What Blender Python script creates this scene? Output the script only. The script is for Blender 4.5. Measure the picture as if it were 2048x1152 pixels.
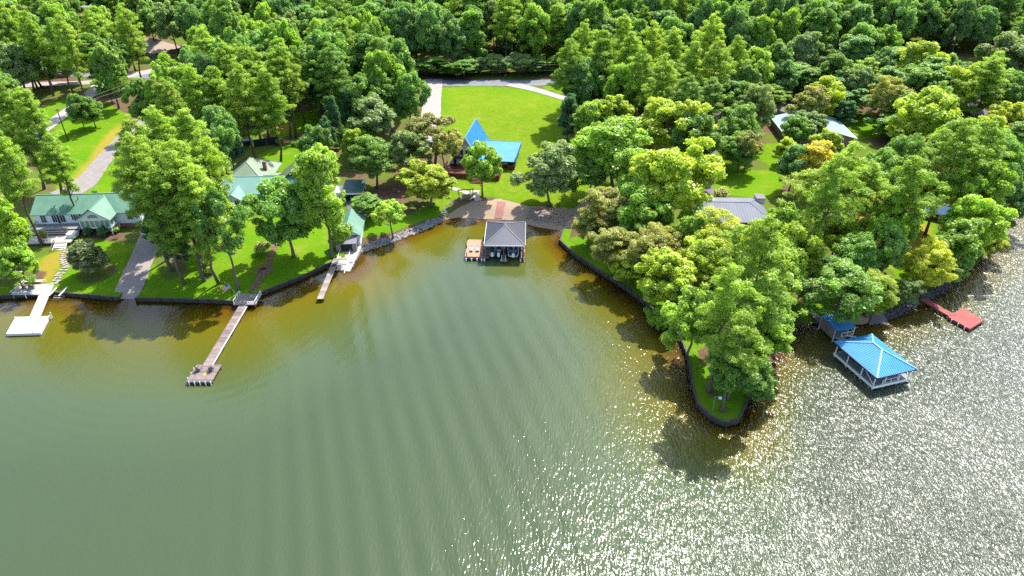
import bpy, bmesh, math, random
import numpy as np
from mathutils import Vector, Matrix

for _o in list(bpy.data.objects):
    bpy.data.objects.remove(_o, do_unlink=True)
SC = bpy.context.scene
COL = SC.collection
R = math.radians

# ------------------------------------------------------------------ camera
CAM_H, PITCH, FPX = 74.0, R(32.0), 1365.0          # height above the lake, tilt, focal length in photo pixels
cam_d = bpy.data.cameras.new('camera')
cam_d.sensor_width = 36.0
cam_d.lens = 36.0 * FPX / 2048.0
cam_d.clip_start, cam_d.clip_end = 1.0, 12000.0
cam = bpy.data.objects.new('camera', cam_d)
COL.objects.link(cam)
cam.location = (0, 0, CAM_H)
cam.rotation_euler = (R(90) - PITCH, 0, 0)
SC.camera = cam

# ------------------------------------------------------------------ sky, sun, exposure
SUN_AZ, SUN_EL = R(31.0), R(55.0)                  # azimuth clockwise from +Y (away from the camera)
world = bpy.data.worlds.new('World')
SC.world = world
world.use_nodes = True
wn = world.node_tree.nodes
sky = wn.new('ShaderNodeTexSky')
sky.sky_type = 'NISHITA'
sky.sun_disc = False
sky.sun_elevation = SUN_EL
sky.sun_rotation = SUN_AZ
sky.air_density, sky.dust_density, sky.ozone_density = 1.0, 1.6, 1.0
wn['Background'].inputs['Strength'].default_value = 0.15
world.node_tree.links.new(sky.outputs[0], wn['Background'].inputs['Color'])
sun_d = bpy.data.lights.new('sun', 'SUN')
sun_d.energy = 3.7
sun_d.angle = R(0.53)
sun_d.color = (1.0, 0.955, 0.88)
sun = bpy.data.objects.new('sun', sun_d)
COL.objects.link(sun)
sdir = Vector((math.sin(SUN_AZ) * math.cos(SUN_EL), math.cos(SUN_AZ) * math.cos(SUN_EL), math.sin(SUN_EL)))
sun.rotation_euler = (-sdir).to_track_quat('-Z', 'Y').to_euler()
sun.location = sdir * 300
SC.view_settings.view_transform = 'Standard'
SC.view_settings.look = 'None'
SC.view_settings.gamma = 1.0
SC.view_settings.use_curve_mapping = False
SC.view_settings.exposure = 1.78
SC.cycles.max_bounces = 6
SC.cycles.transparent_max_bounces = 6
SC.cycles.use_denoising = False

# ------------------------------------------------------------------ materials
def srgb(r, g, b):
    f = lambda c: (c / 255.0 / 12.92) if c <= 10.3 else ((c / 255.0 + 0.055) / 1.055) ** 2.4
    return (f(r), f(g), f(b))

MATS = {}
KALB = 0.55                                        # all paints and stones were matched for this exposure
def mat(name, col, rough=0.7, vary=0.18, scale=0.6, bump=0.0, bscale=8.0, metal=0.0, spec=0.3, stripe=None, tone2=None):
    """Principled material with two octaves of world-space noise in its colour; stripe=(period, angle) adds board joints."""
    if name in MATS:
        return MATS[name]
    m = bpy.data.materials.new(name)
    m.use_nodes = True
    nt = m.node_tree; N = nt.nodes; L = nt.links
    bs = N['Principled BSDF']
    bs.inputs['Roughness'].default_value = rough
    bs.inputs['Metallic'].default_value = metal
    bs.inputs['Specular IOR Level'].default_value = spec
    geo = N.new('ShaderNodeNewGeometry')
    n1 = N.new('ShaderNodeTexNoise'); n1.inputs['Scale'].default_value = scale; n1.inputs['Detail'].default_value = 6
    n2 = N.new('ShaderNodeTexNoise'); n2.inputs['Scale'].default_value = scale * 9; n2.inputs['Detail'].default_value = 3
    L.new(geo.outputs['Position'], n1.inputs['Vector']); L.new(geo.outputs['Position'], n2.inputs['Vector'])
    ad = N.new('ShaderNodeMath'); ad.operation = 'MULTIPLY_ADD'; ad.inputs[1].default_value = 0.5
    L.new(n2.outputs['Fac'], ad.inputs[0]); L.new(n1.outputs['Fac'], ad.inputs[2])
    mp = N.new('ShaderNodeMapRange')
    mp.inputs['From Min'].default_value, mp.inputs['From Max'].default_value = 0.45, 1.05
    L.new(ad.outputs[0], mp.inputs['Value'])
    mx = N.new('ShaderNodeMix'); mx.data_type = 'RGBA'
    c = Vector(col) * KALB
    a = c * (1 - vary); b = Vector(tone2) * KALB if tone2 else c * (1 + vary)
    mx.inputs['A'].default_value = (*a, 1); mx.inputs['B'].default_value = (*b, 1)
    L.new(mp.outputs[0], mx.inputs['Factor'])
    out = mx.outputs['Result']
    if stripe:
        per, ang, dark = stripe
        mpg = N.new('ShaderNodeMapping'); mpg.inputs['Rotation'].default_value = (0, 0, ang)
        tc = N.new('ShaderNodeTexCoord'); L.new(tc.outputs['Object'], mpg.inputs['Vector'])
        sx = N.new('ShaderNodeSeparateXYZ'); L.new(mpg.outputs[0], sx.inputs[0])
        dv = N.new('ShaderNodeMath'); dv.operation = 'DIVIDE'; dv.inputs[1].default_value = per
        L.new(sx.outputs['X'], dv.inputs[0])
        fl = N.new('ShaderNodeMath'); fl.operation = 'FLOOR'; L.new(dv.outputs[0], fl.inputs[0])
        wh = N.new('ShaderNodeTexWhiteNoise'); wh.noise_dimensions = '1D'; L.new(fl.outputs[0], wh.inputs['W'])
        m2 = N.new('ShaderNodeMapRange'); m2.inputs['To Min'].default_value = 1 - dark; m2.inputs['To Max'].default_value = 1 + dark * 0.5
        L.new(wh.outputs['Value'], m2.inputs['Value'])
        ml = N.new('ShaderNodeMix'); ml.data_type = 'RGBA'; ml.blend_type = 'MULTIPLY'; ml.inputs['Factor'].default_value = 1
        L.new(out, ml.inputs['A']); L.new(m2.outputs[0], ml.inputs['B'])
        out = ml.outputs['Result']
    L.new(out, bs.inputs['Base Color'])
    if bump:
        nb = N.new('ShaderNodeTexNoise'); nb.inputs['Scale'].default_value = bscale; nb.inputs['Detail'].default_value = 5
        L.new(geo.outputs['Position'], nb.inputs['Vector'])
        bp = N.new('ShaderNodeBump'); bp.inputs['Strength'].default_value = 1.0; bp.inputs['Distance'].default_value = bump
        L.new(nb.outputs['Fac'], bp.inputs['Height']); L.new(bp.outputs[0], bs.inputs['Normal'])
    MATS[name] = m
    return m

M_WHITE = mat('white_paint', (0.95, 0.95, 0.93), 0.5, 0.08, 0.9)
M_SIDING = mat('pale_siding', (0.95, 1.0, 1.06), 0.6, 0.08, 0.7)
M_TRIM = mat('white_trim', (1.0, 1.0, 0.97), 0.5, 0.05, 0.9)
M_GLASS = mat('window_glass', (0.03, 0.045, 0.05), 0.08, 0.3, 0.5, spec=0.8)
M_SUNGLASS = mat('sunroom_glass', (0.16, 0.30, 0.27), 0.12, 0.25, 0.6, spec=0.8)
M_DARK = mat('dark_opening', (0.02, 0.02, 0.022), 0.7)
M_GREENROOF = mat('green_metal_roof', (0.13, 0.32, 0.215), 0.55, 0.15, 0.4, tone2=(0.20, 0.38, 0.27))
M_TEALROOF = mat('teal_metal_roof', (0.20, 0.42, 0.36), 0.45, 0.12, 0.25, tone2=(0.26, 0.46, 0.38))
M_SAGEROOF = mat('sage_metal_roof', (0.27, 0.38, 0.24), 0.5, 0.15, 0.3, tone2=(0.33, 0.41, 0.27))
M_DKGREENROOF = mat('dark_green_roof', (0.03, 0.12, 0.10), 0.5, 0.25, 0.8)
M_BLUEROOF = mat('blue_metal_roof', (0.02, 0.26, 0.58), 0.55, 0.12, 0.35, tone2=(0.05, 0.33, 0.64))
M_BLUEROOF2 = mat('blue_boathouse_roof', (0.03, 0.31, 0.70), 0.55, 0.15, 0.45, tone2=(0.07, 0.40, 0.76))
M_WHITEDECK = mat('white_deck_boards', (0.68, 0.68, 0.66), 0.6, 0.10, 0.8, stripe=(0.3, R(90), 0.14))
M_NAVYROOF = mat('slate_blue_roof', (0.055, 0.13, 0.30), 0.7, 0.15, 0.6, spec=0.1)
M_GREYROOF = mat('grey_metal_roof', (0.26, 0.275, 0.32), 0.75, 0.12, 0.4, spec=0.1)
M_SHINGLE = mat('charcoal_metal_roof', (0.105, 0.11, 0.135), 0.4, 0.12, 0.5)
M_BEIGEROOF = mat('beige_shingles', (0.42, 0.31, 0.25), 0.85, 0.12, 0.8)
M_DKSHINGLE = mat('grey_shingles', (0.22, 0.20, 0.21), 0.85, 0.15, 0.8)
M_RUST = mat('rusty_tin', (0.27, 0.11, 0.06), 0.8, 0.3, 0.9)
M_REDWOOD = mat('red_stained_wood', (0.20, 0.05, 0.03), 0.7, 0.2, 0.8, stripe=(0.15, 0, 0.25))
M_REDDECK = mat('red_painted_deck', (0.36, 0.085, 0.075), 0.75, 0.15, 0.5, tone2=(0.42, 0.12, 0.105), spec=0.15)
M_MAT = mat('red_walk', (0.34, 0.14, 0.12), 0.8, 0.15, 0.7)
M_TANDECK = mat('cedar_deck', (0.50, 0.27, 0.15), 0.7, 0.1, 0.7, stripe=(0.15, R(90), 0.12))
M_OLDWOOD = mat('weathered_wood', (0.20, 0.135, 0.115), 0.85, 0.3, 1.2, stripe=(0.16, R(90), 0.35))
M_DKWOOD = mat('dark_timber', (0.06, 0.05, 0.045), 0.85, 0.35, 1.5, bump=0.02)
M_GREYWOOD = mat('grey_wood', (0.30, 0.26, 0.235), 0.85, 0.2, 1.2, stripe=(0.16, R(90), 0.2))
M_PALEDECK = mat('pale_deck_boards', (0.52, 0.47, 0.42), 0.75, 0.12, 1.0, stripe=(0.16, R(90), 0.15))
M_GREYDECK = mat('grey_dock_deck', (0.30, 0.30, 0.30), 0.8, 0.12, 1.0, stripe=(0.16, 0, 0.12))
M_METAL = mat('galvanised_metal', (0.45, 0.46, 0.47), 0.4, 0.1, 1.0, metal=0.5)
M_BARK = mat('pine_bark', (0.155, 0.115, 0.09), 0.95, 0.35, 2.0, bump=0.04, bscale=5)
M_BARK2 = mat('grey_bark', (0.16, 0.14, 0.12), 0.95, 0.3, 2.0, bump=0.03, bscale=5)
M_CONC = mat('concrete', (0.36, 0.295, 0.26), 0.9, 0.15, 0.35, bump=0.01)
M_PALECONC = mat('pale_concrete', (0.50, 0.46, 0.42), 0.9, 0.1, 0.35)
M_GRAVEL = mat('gravel', (0.30, 0.265, 0.25), 0.95, 0.22, 0.8, bump=0.03, bscale=14)
M_PALEGRAVEL = mat('pale_gravel', (0.42, 0.37, 0.345), 0.95, 0.18, 0.8, bump=0.03, bscale=14)
M_ASPHALT = mat('old_asphalt', (0.21, 0.22, 0.25), 0.9, 0.25, 0.5, bump=0.015, bscale=14)
M_DKASPHALT = mat('dark_asphalt', (0.16, 0.145, 0.145), 0.9, 0.2, 0.5, bump=0.015, bscale=14)
M_CAP = mat('tarred_cap', (0.11, 0.095, 0.085), 0.85, 0.35, 1.5)
M_ROCK = mat('riprap_stone', (0.28, 0.26, 0.26), 0.9, 0.45, 1.6, bump=0.03)
M_TANROCK = mat('tan_stone', (0.40, 0.30, 0.23), 0.9, 0.35, 1.6, bump=0.03)
M_DKROCK = mat('dark_stone', (0.12, 0.105, 0.10), 0.9, 0.4, 1.6, bump=0.03)
M_BRICK = mat('old_brick', (0.27, 0.14, 0.11), 0.9, 0.35, 2.2)
M_PATHSTONE = mat('path_stone', (0.40, 0.33, 0.28), 0.9, 0.25, 1.4)
M_CARWHITE = mat('white_car_paint', (0.78, 0.79, 0.80), 0.25, 0.03, 0.5, spec=0.6)
M_CARBLACK = mat('black_car_paint', (0.025, 0.03, 0.035), 0.2, 0.1, 0.5, spec=0.6)
M_CARGREY = mat('grey_car_paint', (0.14, 0.15, 0.17), 0.25, 0.1, 0.5, spec=0.6)
M_RUBBER = mat('black_rubber', (0.02, 0.02, 0.02), 0.8)
M_BOATWHITE = mat('boat_gelcoat', (0.70, 0.72, 0.72), 0.3, 0.05, 0.8, spec=0.5)
M_BOATBLUE = mat('navy_gelcoat', (0.03, 0.05, 0.16), 0.3, 0.1, 0.8, spec=0.5)
M_TAN = mat('tan_siding', (0.36, 0.27, 0.19), 0.8, 0.12, 0.8)
M_REDSIDING = mat('dark_red_siding', (0.16, 0.035, 0.035), 0.8, 0.2, 0.8)
M_WIRE = mat('wire', (0.20, 0.20, 0.20), 0.8, 0.05)
M_PALETEAL = mat('pale_teal_roof', (0.42, 0.62, 0.54), 0.6, 0.1, 0.4, spec=0.2)
M_FLAGRED = mat('flag_red', (0.45, 0.03, 0.04), 0.8, 0.05)
M_FLAGBLUE = mat('flag_blue', (0.03, 0.05, 0.20), 0.8, 0.05)
M_FLAGWHITE = mat('flag_white', (0.75, 0.75, 0.75), 0.8, 0.05)

# ------------------------------------------------------------------ mesh builder and object helpers
class MB:
    def __init__(s):
        s.v, s.f = [], []
    def add(s, vs, fs):
        k = len(s.v)
        s.v += [tuple(p) for p in vs]
        s.f += [tuple(i + k for i in f) for f in fs]
        return s
    def box(s, c, size, rz=0.0):
        x, y, z = (d / 2 for d in size)
        cs, sn = math.cos(rz), math.sin(rz)
        vs = []
        for dz in (-z, z):
            for dx, dy in ((-x, -y), (x, -y), (x, y), (-x, y)):
                vs.append((c[0] + dx * cs - dy * sn, c[1] + dx * sn + dy * cs, c[2] + dz))
        return s.add(vs, [(3, 2, 1, 0), (4, 5, 6, 7), (0, 1, 5, 4), (1, 2, 6, 5), (2, 3, 7, 6), (3, 0, 4, 7)])
    def b(s, x0, x1, y0, y1, z0, z1):
        return s.box(((x0 + x1) / 2, (y0 + y1) / 2, (z0 + z1) / 2), (x1 - x0, y1 - y0, z1 - z0))
    def prism(s, poly, z0, z1):
        n = len(poly)
        vs = [(p[0], p[1], z0) for p in poly] + [(p[0], p[1], z1) for p in poly]
        fs = [tuple(range(n))[::-1], tuple(range(n, 2 * n))] + [(i, (i + 1) % n, n + (i + 1) % n, n + i) for i in range(n)]
        return s.add(vs, fs)
    def slab(s, quad, t):
        """a sheet (list of 3-D corners, counter-clockwise from above) given thickness t downwards"""
        n = len(quad)
        vs = [tuple(p) for p in quad] + [(p[0], p[1], p[2] - t) for p in quad]
        fs = [tuple(range(n)), tuple(range(n, 2 * n))[::-1]] + [((i + 1) % n, i, n + i, n + (i + 1) % n) for i in range(n)]
        return s.add(vs, fs)
    def bar(s, a, b, w, h=None):
        a, b = Vector(a), Vector(b); h = h or w
        d = (b - a).normalized()
        up = Vector((0, 0, 1)) if abs(d.z) < 0.95 else Vector((0, 1, 0))
        sx = d.cross(up).normalized() * (w / 2); sy = sx.cross(d).normalized() * (h / 2)
        vs = [a - sx - sy, a + sx - sy, a + sx + sy, a - sx + sy, b - sx - sy, b + sx - sy, b + sx + sy, b - sx + sy]
        return s.add(vs, [(0, 1, 2, 3), (7, 6, 5, 4), (1, 0, 4, 5), (2, 1, 5, 6), (3, 2, 6, 7), (0, 3, 7, 4)])
    def tube(s, pts, rad, n=6, cap=True):
        rings = []
        pts = [Vector(p) for p in pts]
        for i, p in enumerate(pts):
            d = (pts[min(i + 1, len(pts) - 1)] - pts[max(i - 1, 0)]).normalized()
            up = Vector((0, 0, 1)) if abs(d.z) < 0.9 else Vector((1, 0, 0))
            a = d.cross(up).normalized(); b = a.cross(d).normalized()
            r = rad[i] if isinstance(rad, (list, tuple)) else rad
            rings.append([p + (a * math.cos(2 * math.pi * k / n) + b * math.sin(2 * math.pi * k / n)) * r for k in range(n)])
        vs = [q for r_ in rings for q in r_]
        fs = []
        for i in range(len(rings) - 1):
            for k in range(n):
                fs.append((i * n + k, i * n + (k + 1) % n, (i + 1) * n + (k + 1) % n, (i + 1) * n + k))
        if cap:
            fs += [tuple(range(n))[::-1], tuple(range(len(vs) - n, len(vs)))]
        return s.add(vs, fs)
    def dome(s, c, r, nu=10, nv=5, sq=(1, 1, 1), low=-0.3):
        vs, fs = [], []
        for j in range(nv + 1):
            ph = low + (math.pi / 2 - low) * j / nv
            for i in range(nu):
                th = 2 * math.pi * i / nu
                vs.append((c[0] + r * sq[0] * math.cos(ph) * math.cos(th), c[1] + r * sq[1] * math.cos(ph) * math.sin(th), c[2] + r * sq[2] * math.sin(ph)))
        for j in range(nv):
            for i in range(nu):
                fs.append((j * nu + i, j * nu + (i + 1) % nu, (j + 1) * nu + (i + 1) % nu, (j + 1) * nu + i))
        return s.add(vs, fs)
    def mesh(s, name, m=None):
        me = bpy.data.meshes.new(name)
        me.from_pydata(s.v, [], s.f)
        if m:
            me.materials.append(m)
        return me
    def build(s, name, m, parent=None, loc=(0, 0, 0), rz=0.0, smooth=False):
        me = s.mesh(name, m)
        if smooth:
            for p in me.polygons:
                p.use_smooth = True
        return link(name, me, parent, loc, rz)

def link(name, data, parent=None, loc=(0, 0, 0), rz=0.0):
    o = bpy.data.objects.new(name, data)
    COL.objects.link(o)
    o.parent = parent
    o.location = loc
    o.rotation_euler = (0, 0, rz)
    return o

def tag(o, label, cat, group=None):
    o['label'] = label; o['category'] = cat
    if group:
        o['group'] = group
    return o

def thing(name, label, cat, loc=(0, 0, 0), rz=0.0, group=None):
    return tag(link(name, None, None, loc, rz), label, cat, group)

def struct(o):
    o['kind'] = 'structure'
    return o

def stuff(o):
    o['kind'] = 'stuff'
    return o

def dup(root, loc, rz, label, group=None):
    r = root.copy(); COL.objects.link(r); r.location = loc; r.rotation_euler = (0, 0, rz); r['label'] = label
    if group:
        r['group'] = group
    for ch in list(root.children):
        c = ch.copy(); COL.objects.link(c); c.parent = r
        for g in list(ch.children):
            d = g.copy(); COL.objects.link(d); d.parent = c
    return r

# survey helper: where the sight line of a photo pixel meets the level z
_sp, _cp = math.sin(PITCH), math.cos(PITCH)
def at(x, y, z=0.0):
    u = (x - 1024.0) / FPX; v = (y - 576.0) / FPX
    t = (CAM_H - z) / (_sp + v * _cp)
    return Vector((u * t, (_cp - v * _sp) * t, z))
# ------------------------------------------------------------------ shoreline, terrain and water
# (pixel x, y at water level, kind of bank that follows: w wall, r stones, b beach, n natural)
SHORE_PX = [(0, 598, 'w'), (110, 590, 'w'), (225, 600, 'w'), (265, 600, 'w'), (370, 604, 'w'), (470, 608, 'w'), (520, 592, 'w'), (600, 560, 'w'),
            (676, 525, 'b'), (700, 540, 'r'), (722, 502, 'r'), (760, 490, 'r'), (800, 475, 'r'), (850, 455, 'r'), (880, 441, 'b'), (916, 435, 'b'),
            (975, 438, 'b'), (1024, 440, 'b'), (1074, 454, 'b'), (1127, 462, 'b'), (1120, 487, 'w'), (1150, 515, 'w'), (1200, 548, 'w'),
            (1250, 580, 'w'), (1290, 610, 'w'), (1330, 650, 'w'), (1360, 680, 'w'), (1375, 720, 'w'), (1385, 780, 'w'), (1395, 815, 'w'),
            (1420, 840, 'w'), (1450, 853, 'w'), (1478, 845, 'w'), (1488, 820, 'w'), (1500, 790, 'n'), (1530, 740, 'n'), (1560, 700, 'n'),
            (1580, 655, 'n'), (1630, 645, 'n'), (1665, 655, 'n'), (1720, 650, 'n'), (1760, 640, 'r'), (1800, 625, 'r'), (1840, 605, 'r'),
            (1870, 590, 'r'), (1900, 570, 'n'), (1940, 540, 'n'), (1975, 510, 'n'), (1990, 470, 'n'), (2020, 430, 'n'), (2048, 415, 'n')]
shore = [(-900, 40, 'n'), (-420, 90, 'n'), (-220, 112, 'n'), (-150, 115, 'w')]
shore += [(at(x, y).x, at(x, y).y, k) for x, y, k in SHORE_PX]
shore += [(165, 172, 'n'), (220, 186, 'n'), (420, 205, 'n'), (900, 160, 'n'), (3000, 100, 'n')]
LAND = np.array([(p[0], p[1]) for p in shore] + [(3000, 6000), (-3000, 6000), (-3000, 40)])
FAR_LAKE = np.array([(-345, 452), (-262, 447), (-226, 470), (-212, 520), (-180, 800), (-520, 900), (-430, 500)])

def inside(poly, X, Y):
    r = np.zeros(X.shape, bool)
    n = len(poly)
    for i in range(n):
        x0, y0 = poly[i]; x1, y1 = poly[(i + 1) % n]
        if y0 == y1:
            continue
        c = ((y0 > Y) != (y1 > Y)) & (X < (x1 - x0) * (Y - y0) / (y1 - y0) + x0)
        r ^= c
    return r

def seg_dist(X, Y, a, b):
    dx, dy = b[0] - a[0], b[1] - a[1]
    t = np.clip(((X - a[0]) * dx + (Y - a[1]) * dy) / (dx * dx + dy * dy), 0, 1)
    return np.hypot(X - a[0] - t * dx, Y - a[1] - t * dy)

def shore_field(X, Y):
    """signed distance to the lake shore (land positive) and whether the nearest bank is soft (1) or walled (0)"""
    D = np.full(X.shape, 1e9); S = np.zeros(X.shape)
    for i in range(len(shore) - 1):
        d = seg_dist(X, Y, shore[i], shore[i + 1])
        soft = 0.0 if shore[i][2] == 'w' else 1.0
        S = np.where(d < D, soft, S); D = np.minimum(D, d)
    land = inside(LAND, X, Y)
    D2 = np.full(X.shape, 1e9)
    for i in range(len(FAR_LAKE)):
        D2 = np.minimum(D2, seg_dist(X, Y, FAR_LAKE[i], FAR_LAKE[(i + 1) % len(FAR_LAKE)]))
    far = inside(FAR_LAKE, X, Y)
    sd = np.where(land, D, -D)
    sd2 = np.where(far, -D2, D2)
    S = np.where(sd2 < sd, 1.0, S)
    return np.minimum(sd, sd2), S

def axis(lo, hi, step, a, b, g):
    c = list(np.arange(lo, hi + step / 2, step))
    s = step; x = hi
    while x < b:
        s *= g; x += s; c.append(x)
    s = step; x = lo; pre = []
    while x > a:
        s *= g; x -= s; pre.append(x)
    return np.array(pre[::-1] + c)

GX = axis(-128, 138, 1.0, -2600, 2600, 1.13)
GY = axis(66, 215, 1.0, -500, 5000, 1.13)
XX, YY = np.meshgrid(GX, GY, indexing='ij')
SD, SOFT = shore_field(XX, YY)
def sstep(a, b, x):
    t = np.clip((x - a) / (b - a), 0, 1)
    return t * t * (3 - 2 * t)
rise = 5.2 * (1 - np.exp(-np.clip(SD, 0, None) / 62.0)) + 0.006 * np.clip(SD - 60, 0, 400)
hard = np.where(SD > 1.5, 0.75 + rise, np.where(SD > 0.0, 0.75 + rise - (1.5 - SD) / 1.5 * 1.3, -0.55 - 0.10 * (-SD)))
soft = np.where(SD > 0, 0.95 * sstep(-0.5, 4.5, SD) - 0.03 + rise, -0.03 + 0.16 * SD)
HH = np.where(SOFT > 0.5, soft, hard)
HH = np.clip(HH, -9, None)
bank = SD > 4                                     # iron out creases well inside the land
for _ in range(14):
    sm = HH.copy()
    sm[1:-1, 1:-1] = (HH[1:-1, 1:-1] * 2 + HH[:-2, 1:-1] + HH[2:, 1:-1] + HH[1:-1, :-2] + HH[1:-1, 2:]) / 6
    HH = np.where(bank, sm, HH)
# the lawn behind the blue house is a low mound, and the ground is never quite even
HH += np.where(bank, 1.5 * np.exp(-(((XX - 8) / 18) ** 2 + ((YY - 215) / 22) ** 2)), 0)
HH += np.where(bank, 0.12 * np.sin(XX * 0.23 + 1.1 * np.sin(YY * 0.11)) * np.sin(YY * 0.19 + 0.7), 0)

def gz(x, y):
    i = int(np.clip(np.searchsorted(GX, x) - 1, 0, len(GX) - 2)); j = int(np.clip(np.searchsorted(GY, y) - 1, 0, len(GY) - 2))
    tx = (x - GX[i]) / (GX[i + 1] - GX[i]); ty = (y - GY[j]) / (GY[j + 1] - GY[j])
    return float((HH[i, j] * (1 - tx) + HH[i + 1, j] * tx) * (1 - ty) + (HH[i, j + 1] * (1 - tx) + HH[i + 1, j + 1] * tx) * ty)

def on(x, y, up=0.0):
    """where the sight line of a photo pixel meets the ground (or a level `up` above it)"""
    z = 2.0
    for _ in range(25):
        p = at(x, y, z + up)
        z = 0.5 * z + 0.5 * gz(p.x, p.y)
    p = at(x, y, z + up)
    return Vector((p.x, p.y, gz(p.x, p.y)))

def poly_px(pts):
    return np.array([tuple(on(x, y))[:2] for x, y in pts])

# ground cover masks: R leaf and pine litter, G dry yellow grass, B bare sand and clay
LAWNS = [poly_px(p) for p in (
    [(-60, 585), (110, 578), (230, 590), (470, 598), (522, 578), (690, 512), (700, 470), (735, 475), (800, 462), (850, 442), (905, 408), (880, 395), (800, 440), (735, 440), (640, 430), (560, 425), (470, 440), (430, 460), (370, 520), (330, 560), (280, 490), (150, 470), (120, 500), (60, 520), (30, 570)],
    [(95, 330), (110, 255), (175, 200), (215, 205), (262, 235), (250, 262), (232, 290), (245, 330), (225, 390), (180, 395), (120, 392)],
    [(60, 245), (80, 215), (130, 195), (160, 198), (100, 250)],
    [(440, 372), (470, 325), (540, 300), (600, 283), (625, 320), (600, 345), (520, 345), (480, 350)],
    [(540, 250), (560, 228), (640, 218), (632, 250), (585, 270), (548, 278)],
    [(882, 172), (960, 168), (1035, 174), (1125, 200), (1125, 258), (1185, 320), (1190, 390), (1150, 425), (1010, 400), (965, 392), (905, 400), (870, 440), (850, 430), (895, 380), (905, 330), (880, 240)],
    [(1050, 166), (1120, 163), (1330, 160), (1330, 190), (1130, 190)],
    [(1122, 488), (1150, 472), (1200, 480), (1290, 590), (1330, 630), (1380, 690), (1420, 720), (1500, 740), (1485, 820), (1450, 850), (1420, 838), (1392, 800), (1380, 720), (1330, 650)],
    [(1405, 345), (1430, 300), (1560, 285), (1580, 330), (1560, 390), (1530, 400), (1420, 385)],
    [(1660, 370), (1700, 330), (1790, 330), (1790, 440), (1700, 460), (1640, 450)],
    [(1660, 240), (1760, 235), (1760, 275), (1690, 280)],
    [(1570, 630), (1640, 590), (1700, 600), (1770, 560), (1830, 540), (1850, 580), (1760, 630), (1680, 640)],
    [(1700, 440), (1860, 430), (1900, 500), (1820, 560), (1740, 520)],
)]
DRY = [poly_px(p) for p in (
    [(170, 330), (215, 265), (262, 235), (258, 262), (205, 320), (150, 375), (110, 395), (112, 380)],
    [(60, 545), (120, 490), (135, 500), (100, 570), (50, 578)],
    [(545, 250), (590, 245), (570, 275)],
    [(1690, 340), (1790, 340), (1780, 440), (1690, 450)],
    [(1740, 470), (1860, 440), (1860, 520), (1760, 540)],
)]
SAND = [poly_px(p) for p in (
    [(860, 446), (900, 425), (935, 405), (1000, 398), (1050, 410), (1110, 415), (1160, 418), (1180, 440), (1130, 466), (1070, 460), (1020, 446), (960, 442), (905, 440)],
    [(1150, 420), (1175, 385), (1195, 380), (1200, 430), (1170, 445)],
    [(1600, 560), (1650, 545), (1660, 585), (1620, 610)],
    [(1580, 660), (1640, 648), (1720, 652), (1770, 640), (1750, 630), (1640, 636)],
)]
MULCH = [(1415, 715, 2.6), (1440, 690, 2.2), (192, 545, 4.0), (348, 543, 2.8), (412, 552, 1.8), (75, 500, 3.5), (55, 560, 3.5), (1417, 785, 1.6), (1445, 822, 1.6), (240, 460, 4), (265, 452, 4), (560, 520, 1.2), (665, 520, 1.2), (1510, 330, 4), (1480, 320, 4), (1098, 418, 3.0)]
flat = lambda A: A.reshape(-1)
lawn = np.zeros(XX.shape, bool)
for p in LAWNS:
    lawn |= inside(p, XX, YY)
dry = np.zeros(XX.shape, bool)
for p in DRY:
    dry |= inside(p, XX, YY)
sand = np.zeros(XX.shape, bool)
for p in SAND:
    sand |= inside(p, XX, YY)
lawn |= (SD > -1.5) & (SD < 3.5) & (SOFT < 0.5)
litter = ~lawn
for x, y, r in MULCH:
    q = on(x, y)
    litter |= np.hypot(XX - q.x, YY - q.y) < r
litter = litter.astype(float); dryf = np.maximum(dry.astype(float), 0.36 * inside(LAWNS[5], XX, YY)); sandf = (sand | (SD < -1.3)).astype(float)
def blur(A, n):
    for _ in range(n):
        B = A.copy()
        B[1:-1, 1:-1] = (A[1:-1, 1:-1] * 2 + A[:-2, 1:-1] + A[2:, 1:-1] + A[1:-1, :-2] + A[1:-1, 2:]) / 6
        A = B
    return A
litter, dryf, sandf = blur(litter, 2), blur(dryf, 6), blur(sandf, 1)

def grid_mesh(name, X, Y, Z):
    nx, ny = X.shape
    co = np.stack([X, Y, Z], -1).reshape(-1, 3)
    idx = np.arange(nx * ny).reshape(nx, ny)
    q = np.stack([idx[:-1, :-1], idx[1:, :-1], idx[1:, 1:], idx[:-1, 1:]], -1).reshape(-1, 4)
    me = bpy.data.meshes.new(name)
    me.vertices.add(len(co)); me.vertices.foreach_set('co', co.ravel())
    me.loops.add(q.size); me.loops.foreach_set('vertex_index', q.ravel().astype(np.int32))
    me.polygons.add(len(q)); me.polygons.foreach_set('loop_start', np.arange(0, q.size, 4, dtype=np.int32))
    me.polygons.foreach_set('use_smooth', np.ones(len(q), bool))
    me.update(calc_edges=True); me.validate()
    return me

gm = grid_mesh('ground', XX, YY, HH)
ca = gm.attributes.new('cover', 'FLOAT_COLOR', 'POINT')
cv = np.stack([flat(litter), flat(dryf), flat(sandf), np.ones(XX.size)], -1)
ca.data.foreach_set('color', cv.ravel())
ground = struct(link('ground', gm))

def nodes(name):
    m = bpy.data.materials.new(name); m.use_nodes = True
    return m, m.node_tree.nodes, m.node_tree.links

def mixc(N, L, fac, a, b, mode='MIX'):
    n = N.new('ShaderNodeMix'); n.data_type = 'RGBA'; n.blend_type = mode
    for s, v in (('Factor', fac), ('A', a), ('B', b)):
        if hasattr(v, 'links') or hasattr(v, 'is_linked'):
            L.new(v, n.inputs[s])
        elif s == 'Factor':
            n.inputs[s].default_value = v
        else:
            n.inputs[s].default_value = (*v, 1)
    return n.outputs['Result']

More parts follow.
